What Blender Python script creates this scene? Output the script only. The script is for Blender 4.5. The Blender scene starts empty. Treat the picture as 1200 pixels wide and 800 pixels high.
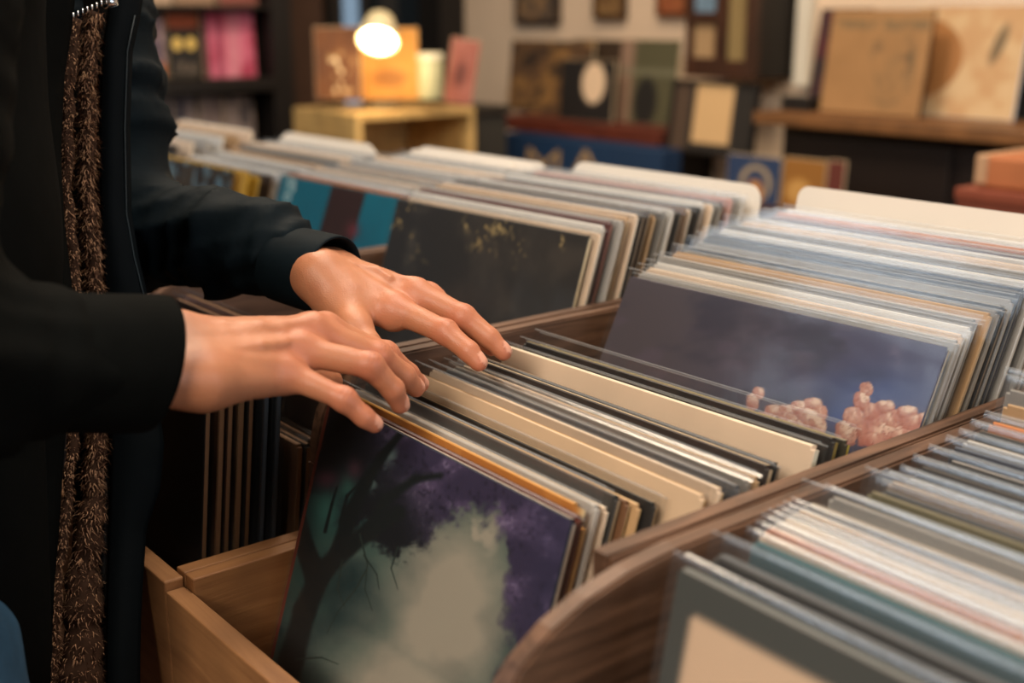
import bpy, bmesh, math, random
import numpy as np
from math import radians, sin, cos, pi
from mathutils import Vector, Matrix

random.seed(7); rng = np.random.default_rng(7)
COL = bpy.context.scene.collection
CAMZ = 1.25                                   # eye height above the shop floor
F = 1400.0
YAW, PITCH, ROLL = radians(50.96), radians(15.265), radians(-0.12)
FW = np.array([-sin(YAW)*cos(PITCH), cos(YAW)*cos(PITCH), -sin(PITCH)])
_r = np.array([cos(YAW), sin(YAW), 0.0]); _u = np.cross(_r, FW)
RT = _r*cos(ROLL) + _u*sin(ROLL); UP = -_r*sin(ROLL) + _u*cos(ROLL)
CAM = np.array([0, 0, CAMZ])
def ray(x, y): return FW + RT*(x-600)/F - UP*(y-400)/F
def at(x, y, w): return CAM + ray(x, y)*w                     # photo position and distance -> point
def atx(x, y, X): d = ray(x, y); return CAM + d*(X/d[0])
def aty(x, y, Y): d = ray(x, y); return CAM + d*(Y/d[1])
def atz(x, y, z): d = ray(x, y); return CAM + d*((z-CAMZ)/d[2])
def proj(P):
    d = P - CAM; w = d@FW
    return 600 + F*(d@RT)/w, 400 - F*(d@UP)/w

# ------------------------------------------------------------------ materials
def lin(h):
    c = [int(h[i:i+2], 16)/255 for i in (0, 2, 4)]
    return tuple(v/12.92 if v <= .04045 else ((v+.055)/1.055)**2.4 for v in c)
def lina(a):
    a = np.clip(a, 0, 1)
    return np.where(a <= .04045, a/12.92, ((a+.055)/1.055)**2.4)
MATS = {}
def new_mat(name):
    m = bpy.data.materials.new(name); m.use_nodes = True
    nt = m.node_tree; nt.nodes.clear()
    out = nt.nodes.new('ShaderNodeOutputMaterial')
    return m, nt, out
def N(nt, t, **kw):
    n = nt.nodes.new(t)
    for k, v in kw.items(): setattr(n, k, v)
    return n
def plain(h, rough=.55, var=.12, scale=30, metal=0, bump=0, spec=.4, key=''):
    k = (h, rough, var, scale, metal, bump, spec, key)
    if k in MATS: return MATS[k]
    m, nt, out = new_mat('surface_' + h + key)
    b = N(nt, 'ShaderNodeBsdfPrincipled'); nt.links.new(b.outputs[0], out.inputs[0])
    tc = N(nt, 'ShaderNodeTexCoord'); nz = N(nt, 'ShaderNodeTexNoise')
    nz.inputs['Scale'].default_value = scale; nz.inputs['Detail'].default_value = 4
    nt.links.new(tc.outputs['Object'], nz.inputs['Vector'])
    c = lin(h); mx = N(nt, 'ShaderNodeMix', data_type='RGBA')
    mx.inputs[6].default_value = (*[max(0, v*(1-var)) for v in c], 1)
    mx.inputs[7].default_value = (*[min(1, v*(1+var)) for v in c], 1)
    nt.links.new(nz.outputs['Fac'], mx.inputs[0]); nt.links.new(mx.outputs[2], b.inputs['Base Color'])
    b.inputs['Roughness'].default_value = rough; b.inputs['Metallic'].default_value = metal
    b.inputs['Specular IOR Level'].default_value = spec
    if bump:
        bp = N(nt, 'ShaderNodeBump'); bp.inputs['Strength'].default_value = bump; bp.inputs['Distance'].default_value = .004
        nt.links.new(nz.outputs['Fac'], bp.inputs['Height']); nt.links.new(bp.outputs[0], b.inputs['Normal'])
    MATS[k] = m; return m
def wood(h1, h2, axis='Y', scale=1.0, rough=.5, key=''):
    k = ('wood', h1, h2, axis, scale, rough, key)
    if k in MATS: return MATS[k]
    m, nt, out = new_mat('wood_' + h1)
    b = N(nt, 'ShaderNodeBsdfPrincipled'); nt.links.new(b.outputs[0], out.inputs[0])
    tc = N(nt, 'ShaderNodeTexCoord'); mp = N(nt, 'ShaderNodeMapping')
    s = {'X': (3, 40, 40), 'Y': (40, 3, 40), 'Z': (40, 40, 3)}[axis]
    mp.inputs['Scale'].default_value = tuple(v*scale for v in s)
    nz = N(nt, 'ShaderNodeTexNoise'); nz.inputs['Scale'].default_value = 2.2; nz.inputs['Detail'].default_value = 8
    nz.inputs['Roughness'].default_value = .65; nz.inputs['Distortion'].default_value = .6
    nt.links.new(tc.outputs['Object'], mp.inputs[0]); nt.links.new(mp.outputs[0], nz.inputs['Vector'])
    cr = N(nt, 'ShaderNodeValToRGB'); cr.color_ramp.elements[0].position = .32; cr.color_ramp.elements[1].position = .68
    cr.color_ramp.elements[0].color = (*lin(h1), 1); cr.color_ramp.elements[1].color = (*lin(h2), 1)
    nt.links.new(nz.outputs['Fac'], cr.inputs[0])
    n2 = N(nt, 'ShaderNodeTexNoise'); n2.inputs['Scale'].default_value = 14; nt.links.new(tc.outputs['Object'], n2.inputs['Vector'])
    mx = N(nt, 'ShaderNodeMix', data_type='RGBA', blend_type='MULTIPLY'); mx.inputs[0].default_value = .5
    nt.links.new(cr.outputs[0], mx.inputs[6])
    c2 = N(nt, 'ShaderNodeValToRGB'); c2.color_ramp.elements[0].color = (.45, .45, .45, 1); c2.color_ramp.elements[0].position = .3; c2.color_ramp.elements[1].position = .6
    nt.links.new(n2.outputs['Fac'], c2.inputs[0]); nt.links.new(c2.outputs[0], mx.inputs[7])
    nt.links.new(mx.outputs[2], b.inputs['Base Color']); b.inputs['Roughness'].default_value = rough
    bp = N(nt, 'ShaderNodeBump'); bp.inputs['Strength'].default_value = .35; bp.inputs['Distance'].default_value = .002
    nt.links.new(nz.outputs['Fac'], bp.inputs['Height']); nt.links.new(bp.outputs[0], b.inputs['Normal'])
    MATS[k] = m; return m
def art_mat(rough=.42, coat=0.0, attr='art', key='print', sss=0, bump=0):
    k = ('art', rough, coat, attr, key)
    if k in MATS: return MATS[k]
    m, nt, out = new_mat('printed_' + key)
    b = N(nt, 'ShaderNodeBsdfPrincipled'); nt.links.new(b.outputs[0], out.inputs[0])
    a = N(nt, 'ShaderNodeAttribute', attribute_name=attr)
    nt.links.new(a.outputs['Color'], b.inputs['Base Color'])
    b.inputs['Roughness'].default_value = rough; b.inputs['Coat Weight'].default_value = coat; b.inputs['Coat Roughness'].default_value = .2
    if sss:
        b.inputs['Subsurface Weight'].default_value = sss; b.inputs['Subsurface Radius'].default_value = (1, .35, .2); b.inputs['Subsurface Scale'].default_value = .006
    if bump:
        tc = N(nt, 'ShaderNodeTexCoord'); vz = N(nt, 'ShaderNodeTexVoronoi'); vz.inputs['Scale'].default_value = 900
        nz = N(nt, 'ShaderNodeTexNoise'); nz.inputs['Scale'].default_value = 260; nz.inputs['Detail'].default_value = 5
        nt.links.new(tc.outputs['Object'], vz.inputs['Vector']); nt.links.new(tc.outputs['Object'], nz.inputs['Vector'])
        ad = N(nt, 'ShaderNodeMath', operation='ADD'); nt.links.new(vz.outputs['Distance'], ad.inputs[0]); nt.links.new(nz.outputs['Fac'], ad.inputs[1])
        bp = N(nt, 'ShaderNodeBump'); bp.inputs['Strength'].default_value = bump; bp.inputs['Distance'].default_value = .0008
        nt.links.new(ad.outputs[0], bp.inputs['Height']); nt.links.new(bp.outputs[0], b.inputs['Normal'])
    MATS[k] = m; return m
def emit(h, s):
    m, nt, out = new_mat('glow_' + h); e = N(nt, 'ShaderNodeEmission')
    e.inputs[0].default_value = (*lin(h), 1); e.inputs[1].default_value = s; nt.links.new(e.outputs[0], out.inputs[0]); return m
def poly_mat(tint='f4f4f4', gl=.02, rough=.16, key='', haze=.008):
    m, nt, out = new_mat('clear_plastic' + key)
    t = N(nt, 'ShaderNodeBsdfTransparent'); t.inputs[0].default_value = (*lin(tint), 1)
    g = N(nt, 'ShaderNodeBsdfGlossy'); g.inputs['Roughness'].default_value = rough; g.inputs[0].default_value = (.95, .95, .95, 1)
    lw = N(nt, 'ShaderNodeLayerWeight'); lw.inputs[0].default_value = .22
    ad = N(nt, 'ShaderNodeMath', operation='MULTIPLY_ADD'); ad.inputs[1].default_value = .34; ad.inputs[2].default_value = gl
    nt.links.new(lw.outputs['Fresnel'], ad.inputs[0])
    nz = N(nt, 'ShaderNodeTexNoise'); nz.inputs['Scale'].default_value = 18; nz.inputs['Detail'].default_value = 3
    tc = N(nt, 'ShaderNodeTexCoord'); nt.links.new(tc.outputs['Object'], nz.inputs['Vector'])
    bp = N(nt, 'ShaderNodeBump'); bp.inputs['Strength'].default_value = .25; bp.inputs['Distance'].default_value = .004
    nt.links.new(nz.outputs['Fac'], bp.inputs['Height']); nt.links.new(bp.outputs[0], g.inputs['Normal'])
    mx = N(nt, 'ShaderNodeMixShader'); nt.links.new(ad.outputs[0], mx.inputs[0]); nt.links.new(t.outputs[0], mx.inputs[1]); nt.links.new(g.outputs[0], mx.inputs[2])
    hz = N(nt, 'ShaderNodeBsdfDiffuse'); hz.inputs[0].default_value = (.8, .8, .8, 1); m2 = N(nt, 'ShaderNodeMixShader'); m2.inputs[0].default_value = haze
    nt.links.new(mx.outputs[0], m2.inputs[1]); nt.links.new(hz.outputs[0], m2.inputs[2]); nt.links.new(m2.outputs[0], out.inputs[0]); return m
def poly_edge():
    m, nt, out = new_mat('plastic_edge')
    d = N(nt, 'ShaderNodeBsdfPrincipled'); d.inputs['Base Color'].default_value = (*lin('cfd3d6'), 1); d.inputs['Roughness'].default_value = .3
    t = N(nt, 'ShaderNodeBsdfTransparent'); mx = N(nt, 'ShaderNodeMixShader'); mx.inputs[0].default_value = .27
    nt.links.new(t.outputs[0], mx.inputs[1]); nt.links.new(d.outputs[0], mx.inputs[2]); nt.links.new(mx.outputs[0], out.inputs[0]); return m
POLY = poly_mat(); POLYH = poly_mat(gl=.07, rough=.22, key='_thick', haze=.018); POLYE = poly_edge(); PRINT = art_mat(.40, .15); MATTE = art_mat(.65, 0, key='matte')

# ------------------------------------------------------------------ mesh helpers
def link(name, me, parent=None, mats=()):
    for m in mats: me.materials.append(m)
    o = bpy.data.objects.new(name, me); COL.objects.link(o)
    if parent is not None: o.parent = parent
    return o
def obj(name, bm, mats, parent=None, smooth=False):
    me = bpy.data.meshes.new(name); bm.normal_update(); bm.to_mesh(me); bm.free()
    if smooth: me.polygons.foreach_set('use_smooth', [True]*len(me.polygons))
    if not isinstance(mats, (list, tuple)): mats = [mats]
    return link(name, me, parent, mats)
def tag(o, label, cat, group=None):
    o['label'] = label; o['category'] = cat
    if group: o['group'] = group
    return o
def thing(name, label, cat, loc=(0, 0, 0), group=None, rot=None):
    o = bpy.data.objects.new(name, None); COL.objects.link(o); o.location = loc; o.empty_display_size = .05
    if rot is not None: o.rotation_euler = rot
    return tag(o, label, cat, group)
def struct(o): o['kind'] = 'structure'; return o
def box(bm, x0, x1, y0, y1, z0, z1, bev=0, mat=0):
    r = bmesh.ops.create_cube(bm, size=1)
    vs = r['verts']
    for v in vs: v.co = Vector(((x0+x1)/2 + v.co.x*(x1-x0), (y0+y1)/2 + v.co.y*(y1-y0), (z0+z1)/2 + v.co.z*(z1-z0)))
    fs = list({f for v in vs for f in v.link_faces})
    for f in fs: f.material_index = mat
    if bev:
        bmesh.ops.bevel(bm, geom=list({e for v in vs for e in v.link_edges}), offset=bev, segments=2, affect='EDGES', profile=.5)
    return bm
def boxbm(*a, **k): return box(bmesh.new(), *a, **k)
def prism(bm, prof, x0, x1, axis='x'):
    """profile points (a, b) swept along an axis: x -> (y, z); y -> (x, z); z -> (x, y)"""
    def mk(t, a, b): return {'x': (t, a, b), 'y': (a, t, b), 'z': (a, b, t)}[axis]
    A = [bm.verts.new(mk(x0, a, b)) for a, b in prof]; B = [bm.verts.new(mk(x1, a, b)) for a, b in prof]
    n = len(prof)
    bm.faces.new(A); bm.faces.new(B[::-1])
    for i in range(n): bm.faces.new((A[i], B[i], B[(i+1) % n], A[(i+1) % n]))
    bmesh.ops.recalc_face_normals(bm, faces=bm.faces); return bm
def tube(bm, pts, rad, n=10, cap=True):
    pts = [Vector(p) for p in pts]; rings = []
    if not isinstance(rad, (list, tuple)): rad = [rad]*len(pts)
    pr = None
    for i, p in enumerate(pts):
        d = (pts[min(i+1, len(pts)-1)] - pts[max(i-1, 0)]).normalized()
        a = pr - d*pr.dot(d) if pr is not None else d.orthogonal()
        a.normalize(); pr = a; b = d.cross(a)
        rings.append([bm.verts.new(p + (a*cos(2*pi*k/n) + b*sin(2*pi*k/n))*rad[i]) for k in range(n)])
    for i in range(len(rings)-1):
        for k in range(n): bm.faces.new((rings[i][k], rings[i][(k+1) % n], rings[i+1][(k+1) % n], rings[i+1][k]))
    if cap: bm.faces.new(rings[0][::-1]); bm.faces.new(rings[-1])
    return bm
def lathe(bm, prof, n=28, M=None):
    rings = []
    for r, z in prof: rings.append([bm.verts.new(Vector((r*cos(2*pi*k/n), r*sin(2*pi*k/n), z)) if M is None else M @ Vector((r*cos(2*pi*k/n), r*sin(2*pi*k/n), z))) for k in range(n)])
    for i in range(len(rings)-1):
        for k in range(n): bm.faces.new((rings[i][k], rings[i][(k+1) % n], rings[i+1][(k+1) % n], rings[i+1][k]))
    bmesh.ops.recalc_face_normals(bm, faces=bm.faces); return bm
def smooth01(a, b, x):
    t = np.clip((x-a)/(b-a), 0, 1); return t*t*(3-2*t)
def vnoise(x, y, seed=0):
    xi = np.floor(x).astype(int); yi = np.floor(y).astype(int); fx = x-xi; fy = y-yi
    fx = fx*fx*(3-2*fx); fy = fy*fy*(3-2*fy)
    def h(a, b):
        n = (a*374761393 + b*668265263 + seed*974711) & 0x7fffffff
        n = ((n ^ (n >> 13))*1274126177) & 0x7fffffff
        return ((n ^ (n >> 16)) & 0xffff)/65535.0
    return (h(xi, yi)*(1-fx) + h(xi+1, yi)*fx)*(1-fy) + (h(xi, yi+1)*(1-fx) + h(xi+1, yi+1)*fx)*fy
def fbm(x, y, o=4, seed=0):
    s = 0; a = .5
    for k in range(o): s = s + a*vnoise(x*2**k, y*2**k, seed+k); a *= .5
    return s/(1-.5**o)
def hexa(h): return np.array([int(h[i:i+2], 16)/255 for i in (0, 2, 4)])
def mixc(c, h, m):
    if isinstance(h, str): h = hexa(h)
    return c*(1-m[..., None]) + h*m[..., None]
def art_grid(name, w, h, n, fn, parent, M, mat, mp=None):
    """front print of a cover: a fine grid in its local XZ plane, coloured by fn(u, v)"""
    m_ = mp or n
    u, v = np.meshgrid(np.linspace(0, 1, n), np.linspace(0, 1, m_))
    co = np.stack([(u-.5)*w, np.zeros_like(u), v*h], -1).reshape(-1, 3)
    idx = np.arange(n*m_).reshape(m_, n)
    fa = np.stack([idx[:-1, :-1], idx[:-1, 1:], idx[1:, 1:], idx[1:, :-1]], -1).reshape(-1, 4)
    me = bpy.data.meshes.new(name); me.from_pydata(co.tolist(), [], fa.tolist())
    c = lina(fn(u, v)).reshape(-1, 3); c = np.concatenate([c, np.ones((len(c), 1))], 1)
    ca = me.color_attributes.new('art', 'FLOAT_COLOR', 'POINT'); ca.data.foreach_set('color', c.astype(np.float32).ravel())
    o = link(name, me, parent, [mat]); o.matrix_local = M; return o

# ------------------------------------------------------------------ records
ORD = ['first', 'second', 'third', 'fourth', 'fifth', 'sixth', 'seventh', 'eighth', 'ninth', 'tenth', 'eleventh', 'twelfth', 'thirteenth', 'fourteenth', 'fifteenth', 'sixteenth', 'seventeenth', 'eighteenth', 'nineteenth', 'twentieth', 'twenty-first', 'twenty-second', 'twenty-third', 'twenty-fourth', 'twenty-fifth', 'twenty-sixth', 'twenty-seventh', 'twenty-eighth', 'twenty-ninth', 'thirtieth']
PAL = {'cream': 'e6cdb2', 'tan': 'b8946a', 'beige': 'e2c4a2', 'black': '1b1918', 'dark brown': '3a2a22', 'grey': '77746f', 'pale grey': 'aaa7a2', 'white': 'd9d5ce',
       'navy': '1c2436', 'blue': '3f6e92', 'teal': '2f5a62', 'red': '8c3226', 'orange': 'c9773a', 'yellow': 'c7a232', 'charcoal': '343331', 'brown': '6b4a32', 'olive': '5d573c', 'dark red': '5e2420', 'pink': 'c69a90', 'amber': 'c58a3f', 'mottled grey': '8b857c', 'slate': '4a5058', 'peach': 'dca883', 'deep violet':'3a3348'}
EDGE = {'cream': 'eddcc6', 'black': '8a7660', 'charcoal': 'a08a6c', 'dark brown': '9a8263'}
def sleeve_mesh(w, h, t, parent, lift=.007, mat=None, curl=0):
    bm = bmesh.new(); a = w/2 + .004; d = t/2 + .0013; H = h + lift; n = 10
    pts = {}
    for s in (-1, 1):
        row0 = [bm.verts.new((-a + 2*a*k/n, s*d, -.002)) for k in range(n+1)]
        jit = [random.uniform(-.0007, .0007) for _ in range(n+1)]
        cu = curl if s > 0 else curl*.8
        rowm = [bm.verts.new((-a + 2*a*k/n, s*d + jit[k]*.3, h + .0005 if curl else h*.96)) for k in range(n+1)]
        rowq = [bm.verts.new((-a + 2*a*k/n, s*d*.95 + jit[k]*.6 + cu*.45, H - (lift*.35 if curl else .0042) - cu*.15)) for k in range(n+1)]
        rowh = [bm.verts.new((-a + 2*a*k/n, s*d*.92 + jit[k]*.8 + cu, H-.0011 - cu*.5 + (0 if s < 0 else -.002))) for k in range(n+1)]
        rowt = [bm.verts.new((-a + 2*a*k/n, s*d*.92 + jit[k]*.8 + cu*1.25, H - cu*.6 + (0 if s < 0 else -.002))) for k in range(n+1)]
        for k in range(n):
            bm.faces.new((row0[k], row0[k+1], rowm[k+1], rowm[k])); bm.faces.new((rowm[k], rowm[k+1], rowq[k+1], rowq[k])); bm.faces.new((rowq[k], rowq[k+1], rowh[k+1], rowh[k]))
            f = bm.faces.new((rowh[k], rowh[k+1], rowt[k+1], rowt[k])); f.material_index = 1
        pts[s] = (row0, rowm, rowh, rowt)
    for k in range(n): bm.faces.new((pts[-1][0][k], pts[-1][0][k+1], pts[1][0][k+1], pts[1][0][k]))
    return obj('plastic_sleeve', bm, [mat or POLY, POLYE], parent, smooth=True)
def cover_mesh(w, h, t, col, edge, parent, round_top=False, name='cover', rough=.5):
    bm = boxbm(-w/2, w/2, -t/2, t/2, 0, h)
    bm.faces.ensure_lookup_table()
    for f in bm.faces: f.material_index = 0 if abs(f.normal.y) > .5 else 1
    vert = [e for e in bm.edges if abs((e.verts[0].co - e.verts[1].co).y) > 1e-5 and max(v.co.z for v in e.verts) > h*.5]
    bmesh.ops.bevel(bm, geom=vert, offset=.012 if round_top else .0025, segments=4 if round_top else 2, affect='EDGES')
    long = [e for e in bm.edges if len(e.link_faces) == 2 and abs((e.verts[0].co - e.verts[1].co).y) < 1e-6 and e.link_faces[0].normal.dot(e.link_faces[1].normal) < .2]
    bmesh.ops.bevel(bm, geom=long, offset=min(.0009, t*.3), segments=1, affect='EDGES')
    return obj(name, bm, [plain(col, rough, .14, 14), plain(edge, .7, .25, 60)], parent)
def record(corner, col, label, side='R', w=.312, h=.312, tilt=16, yaw=0, t=.004, sleeve=True, edge=None, group=None, art=None, n=120, lift=.007, rnd=False, mat=None, stack=None, poly=None):
    """corner: the top corner (right or left) in the room; the record leans back by tilt"""
    tl, yw = radians(tilt), radians(yaw)
    ux = np.array([cos(yw), sin(yw), 0]); uz = np.array([-sin(tl)*sin(yw), sin(tl)*cos(yw), cos(tl)])
    corner = np.asarray(corner, float)
    if stack is not None:                          # keep the order of a stack: each record clear of the one before it
        nn = np.array([0, cos(tl), -sin(tl)]); off = ux*w*(-1 if side == 'R' else 1)
        if 'prev' in stack:
            need = t/2 + stack['t']/2 + .0005 + (.0019 if sleeve else .0003) + stack['s']
            sh = max(stack['prev'][0] + need - nn@(corner-CAM), stack['prev'][1] + need - nn@(corner+off-CAM), 0)
            corner = CAM + (corner-CAM)*(1 + sh/(nn@(corner-CAM)))
        stack['tilt'] = tilt; stack['prev'] = (nn@(corner-CAM), nn@(corner+off-CAM)); stack['t'] = t + (.001 if art is not None else 0); stack['s'] = (.0036 if poly is not None else .0019) if sleeve else .0003
    base = corner - uz*h - ux*(w/2)*(1 if side == 'R' else -1)
    root = thing('vinyl_record', label, 'record', tuple(base), group, rot=None)
    root.rotation_euler = (-tl, 0, yw)
    h0 = PAL.get(col, col); e0 = edge or EDGE.get(col, None)
    if e0 is None:
        c = hexa(h0); c = c*.55 + np.array([.80, .72, .60])*.45; e0 = '%02x%02x%02x' % tuple(int(255*v) for v in c)
    cover_mesh(w, h, t, h0, e0, root, rnd)
    if art is not None:
        uy = np.cross(uz, ux)
        def fn(u, v):
            P = base + ux*((u-.5)*w)[..., None] + uz*(v*h)[..., None] + uy*0
            px, py = proj(P.reshape(-1, 3)); return art(u, v, px.reshape(u.shape), py.reshape(u.shape))
        art_grid('front_print', w-.0016, h-.0016, n, fn, root, Matrix.Translation((0, -t/2-.0003, .0008)), mat or PRINT)
    if sleeve: sleeve_mesh(w, h, t + (.001 if art is not None else 0), root, lift, poly, .0013 if poly is not None else 0)
    return root

# ------------------------------------------------------------------ cover prints
def seg_d(px, py, a, b):
    ax, ay = a; bx, by = b; dx, dy = bx-ax, by-ay
    t = np.clip(((px-ax)*dx + (py-ay)*dy)/(dx*dx+dy*dy+1e-9), 0, 1)
    return np.hypot(px-ax-t*dx, py-ay-t*dy), t
def stroke(c, px, py, pts, w0, w1, col, soft=1.5):
    n = len(pts)-1
    for i in range(n):
        d, t = seg_d(px, py, pts[i], pts[i+1]); w = w0 + (w1-w0)*(i+t)/n
        c = mixc(c, col, 1-smooth01(w-soft, w+soft, d))
    return c
def art_tree(u, v, px, py):
    n1 = fbm(px/38, py/38, 5, 3); n2 = fbm(px/14, py/14, 4, 9); n3 = fbm(px/70, py/70, 3, 21)
    c = np.zeros(u.shape + (3,)) + hexa('1c3436')
    c = mixc(c, '33544f', smooth01(.35, .7, n3)*.8)
    g = np.exp(-(((px-535 + (py-690)*.18)/88)**2 + ((py-715)/120)**2))
    g = np.maximum(g, .95*np.exp(-(((px-470)/95)**2 + ((py-810)/75)**2)))
    g = np.maximum(g, (.55 + .6*n2)*np.exp(-(((px-574 + (n2-.5)*22)/26)**2 + ((py-632 + (n1-.5)*24)/40)**2)))
    c = mixc(c, 'b5ac9c', np.clip(g*1.15 + (n1-.5)*.45, 0, .95))
    yb = np.interp(px, [330, 400, 430, 470, 500, 530, 560, 590, 604, 612, 680], [560, 590, 612, 655, 640, 612, 596, 590, 660, 760, 800])
    m = smooth01(18, -14, py - yb + (n2-.5)*52 + (n1-.5)*44 + (fbm(px/6, py/6, 3, 61)-.5)*26)
    right = smooth01(588, 612, px + (n1-.5)*60 + (n2-.5)*30)
    m = np.maximum(m, right)
    pc = mixc(np.zeros(u.shape+(3,)) + hexa('3b3450'), '66587c', smooth01(.42, .78, n1))
    pc = mixc(pc, '8577a0', smooth01(.6, .85, n2)*smooth01(.45, .7, n1)*.7)
    n4 = fbm(px/5, py/6, 3, 51); pc = mixc(pc, '9a8db0', smooth01(.62, .78, n4)*smooth01(.48, .66, n1)*.5); pc = mixc(pc, '1f1c2e', smooth01(.42, .25, n4)*.5)
    pc = mixc(pc, '12151c', smooth01(500, 405, px - (py-520)*.55))
    pc = mixc(pc, '33304e', smooth01(600, 650, px)*.5)
    c = c*(1-m[..., None]) + pc*m[..., None]
    c = mixc(c, '3f6f69', np.exp(-(((px-384)/17)**2 + ((py-595)/27)**2))*1.1)
    c = mixc(c, '3b6a62', np.exp(-(((px-410)/12)**2 + ((py-570)/20)**2))*.9)
    c = mixc(c, '5c3a48', np.exp(-(((px-385)/15)**2 + ((py-560)/11)**2))*1.0)
    c = mixc(c, '5c3a48', np.exp(-(((px-418)/10)**2 + ((py-548)/12)**2))*.8)
    for q in ((448, 548, 9, 14), (462, 532, 8, 10), (440, 565, 5, 10)):
        c = mixc(c, '6f8a86', (np.exp(-(((px-q[0])/q[2])**2 + ((py-q[1])/q[3])**2))*smooth01(.45, .6, n2)*.75))
    dk = '12191b'
    c = stroke(c, px, py, [(330, 830), (345, 770), (360, 715), (380, 670), (410, 640), (436, 622), (470, 600)], 15, 9, dk, 4)
    c = stroke(c, px, py, [(352, 600), (360, 640), (374, 676)], 8, 14, dk, 3)
    c = stroke(c, px, py, [(400, 645), (415, 600), (432, 565), (450, 535), (472, 508)], 10, 4, dk, 3)
    c = stroke(c, px, py, [(436, 622), (455, 585), (490, 560), (520, 556)], 8, 3, dk, 4)
    c = stroke(c, px, py, [(384, 622), (392, 590), (398, 570)], 2, 1, dk)
    c = stroke(c, px, py, [(402, 612), (410, 580), (424, 566)], 2.4, 1, dk)
    for b in ([(425, 625), (434, 660), (431, 690), (440, 715)], [(432, 668), (420, 690), (400, 715), (386, 742)], [(350, 772), (380, 770), (400, 778)], [(430, 650), (445, 672), (448, 690)], [(470, 640), (462, 665), (470, 690)], [(404, 655), (399, 690), (408, 712)]):
        c = stroke(c, px, py, b, 1.1, .3, '26332f', 1.0)
    return np.clip(c*.98, 0, 1)
def art_rocks(u, v, px, py):
    n1 = fbm(px/60, py/34, 5, 4); n2 = fbm(px/18, py/12, 4, 14)
    k = smooth01(740, 1080, px + (py-400)*.5)
    c = mixc(np.zeros(u.shape+(3,)) + hexa('5a525a'), '555474', k)
    c = mixc(c, '3f3c4e', smooth01(.45, .75, n1)*.8); c = mixc(c, '6a5d70', smooth01(.55, .8, fbm(px/45, py/22, 4, 31))*.45)
    c = mixc(c, '4d5f98', np.exp(-(((px-1030)/70)**2 + ((py-462)/30)**2))*.85)
    c = mixc(c, '5066a0', np.exp(-(((px-985)/22)**2 + ((py-492)/20)**2))*.9)
    c = mixc(c, '8d84a0', np.exp(-(((px-1052)/7)**2 + ((py-418)/14)**2))*.5*smooth01(.4, .6, n2))
    rocks = [(891, 461, 7, 8), (884, 471, 8, 10), (907, 482, 10, 8), (899, 492, 14, 10), (924, 486, 12, 12), (938, 478, 10, 9), (955, 474, 12, 8), (948, 490, 14, 14), (966, 484, 7, 9), (962, 498, 10, 14), (930, 500, 22, 14),
             (1018, 456, 8, 9), (1013, 470, 10, 12), (1003, 490, 13, 14), (994, 508, 14, 16), (1024, 484, 10, 12), (1040, 478, 12, 9), (1046, 492, 13, 14), (1066, 484, 13, 9), (1070, 496, 14, 12), (1030, 506, 26, 20), (1086, 492, 8, 9), (1062, 512, 22, 14)]
    best = np.full(u.shape, 9.0)
    for x, y, a, q in rocks:
        d = np.maximum(np.abs((px-x)/a), np.abs((py-y)/q))*.45 + np.hypot((px-x)/a, (py-y)/q)*.6 + (n2-.5)*.35
        best = np.minimum(best, d)
    m = smooth01(1.06, .97, best)
    r_ = np.random.default_rng(5); gx, gy = 6.0, 8.5; f1 = np.full(u.shape, 99.); f2 = np.full(u.shape, 99.); tone = np.zeros(u.shape)
    qx, qy = px/gx + (n1-.5)*1.2, (py + px*.25)/gy + (n2-.5)*1.2; cx, cy = np.floor(qx), np.floor(qy)
    for ox in (-1, 0, 1):
        for oy in (-1, 0, 1):
            ax_, ay_ = cx+ox, cy+oy; hx = np.modf(np.abs(np.sin(ax_*127.1 + ay_*311.7))*43758.5)[0]; hy = np.modf(np.abs(np.sin(ax_*269.5 + ay_*183.3))*43758.5)[0]
            dd = np.hypot(qx-ax_-hx, qy-ay_-hy); nw = dd < f1; f2 = np.where(nw, f1, np.minimum(f2, dd)); tone = np.where(nw, hx*.6 + hy*.4, tone); f1 = np.minimum(f1, dd)
    sh = np.zeros(u.shape); bd = np.full(u.shape, 99.)
    for x, y, a, q in rocks:
        dx, dy = (px-x)/a, (py-y)/q; dd = np.hypot(dx, dy); nw = dd < bd; sh = np.where(nw, dx*.35 - dy*.55 + (1-np.clip(dd, 0, 1))*.35, sh); bd = np.minimum(bd, dd)
    tn = sh + (tone-.5)*.55 + (n2-.5)*.5
    rc = mixc(np.zeros(u.shape+(3,)) + hexa('c48f7c'), 'ecd0ba', smooth01(.05, .55, tn)); rc = mixc(rc, 'a8604f', smooth01(-.05, -.5, tn)*.8)
    rc = mixc(rc, 'b4695a', smooth01(.52, .75, fbm(px/8, py/22, 3, 44))*.5); rc = mixc(rc, '744844', smooth01(.10, .0, f2-f1)*.35 + smooth01(.85, 1.05, best)*.35)
    return c*.86*(1-m[..., None]) + rc*.95*m[..., None]
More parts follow.
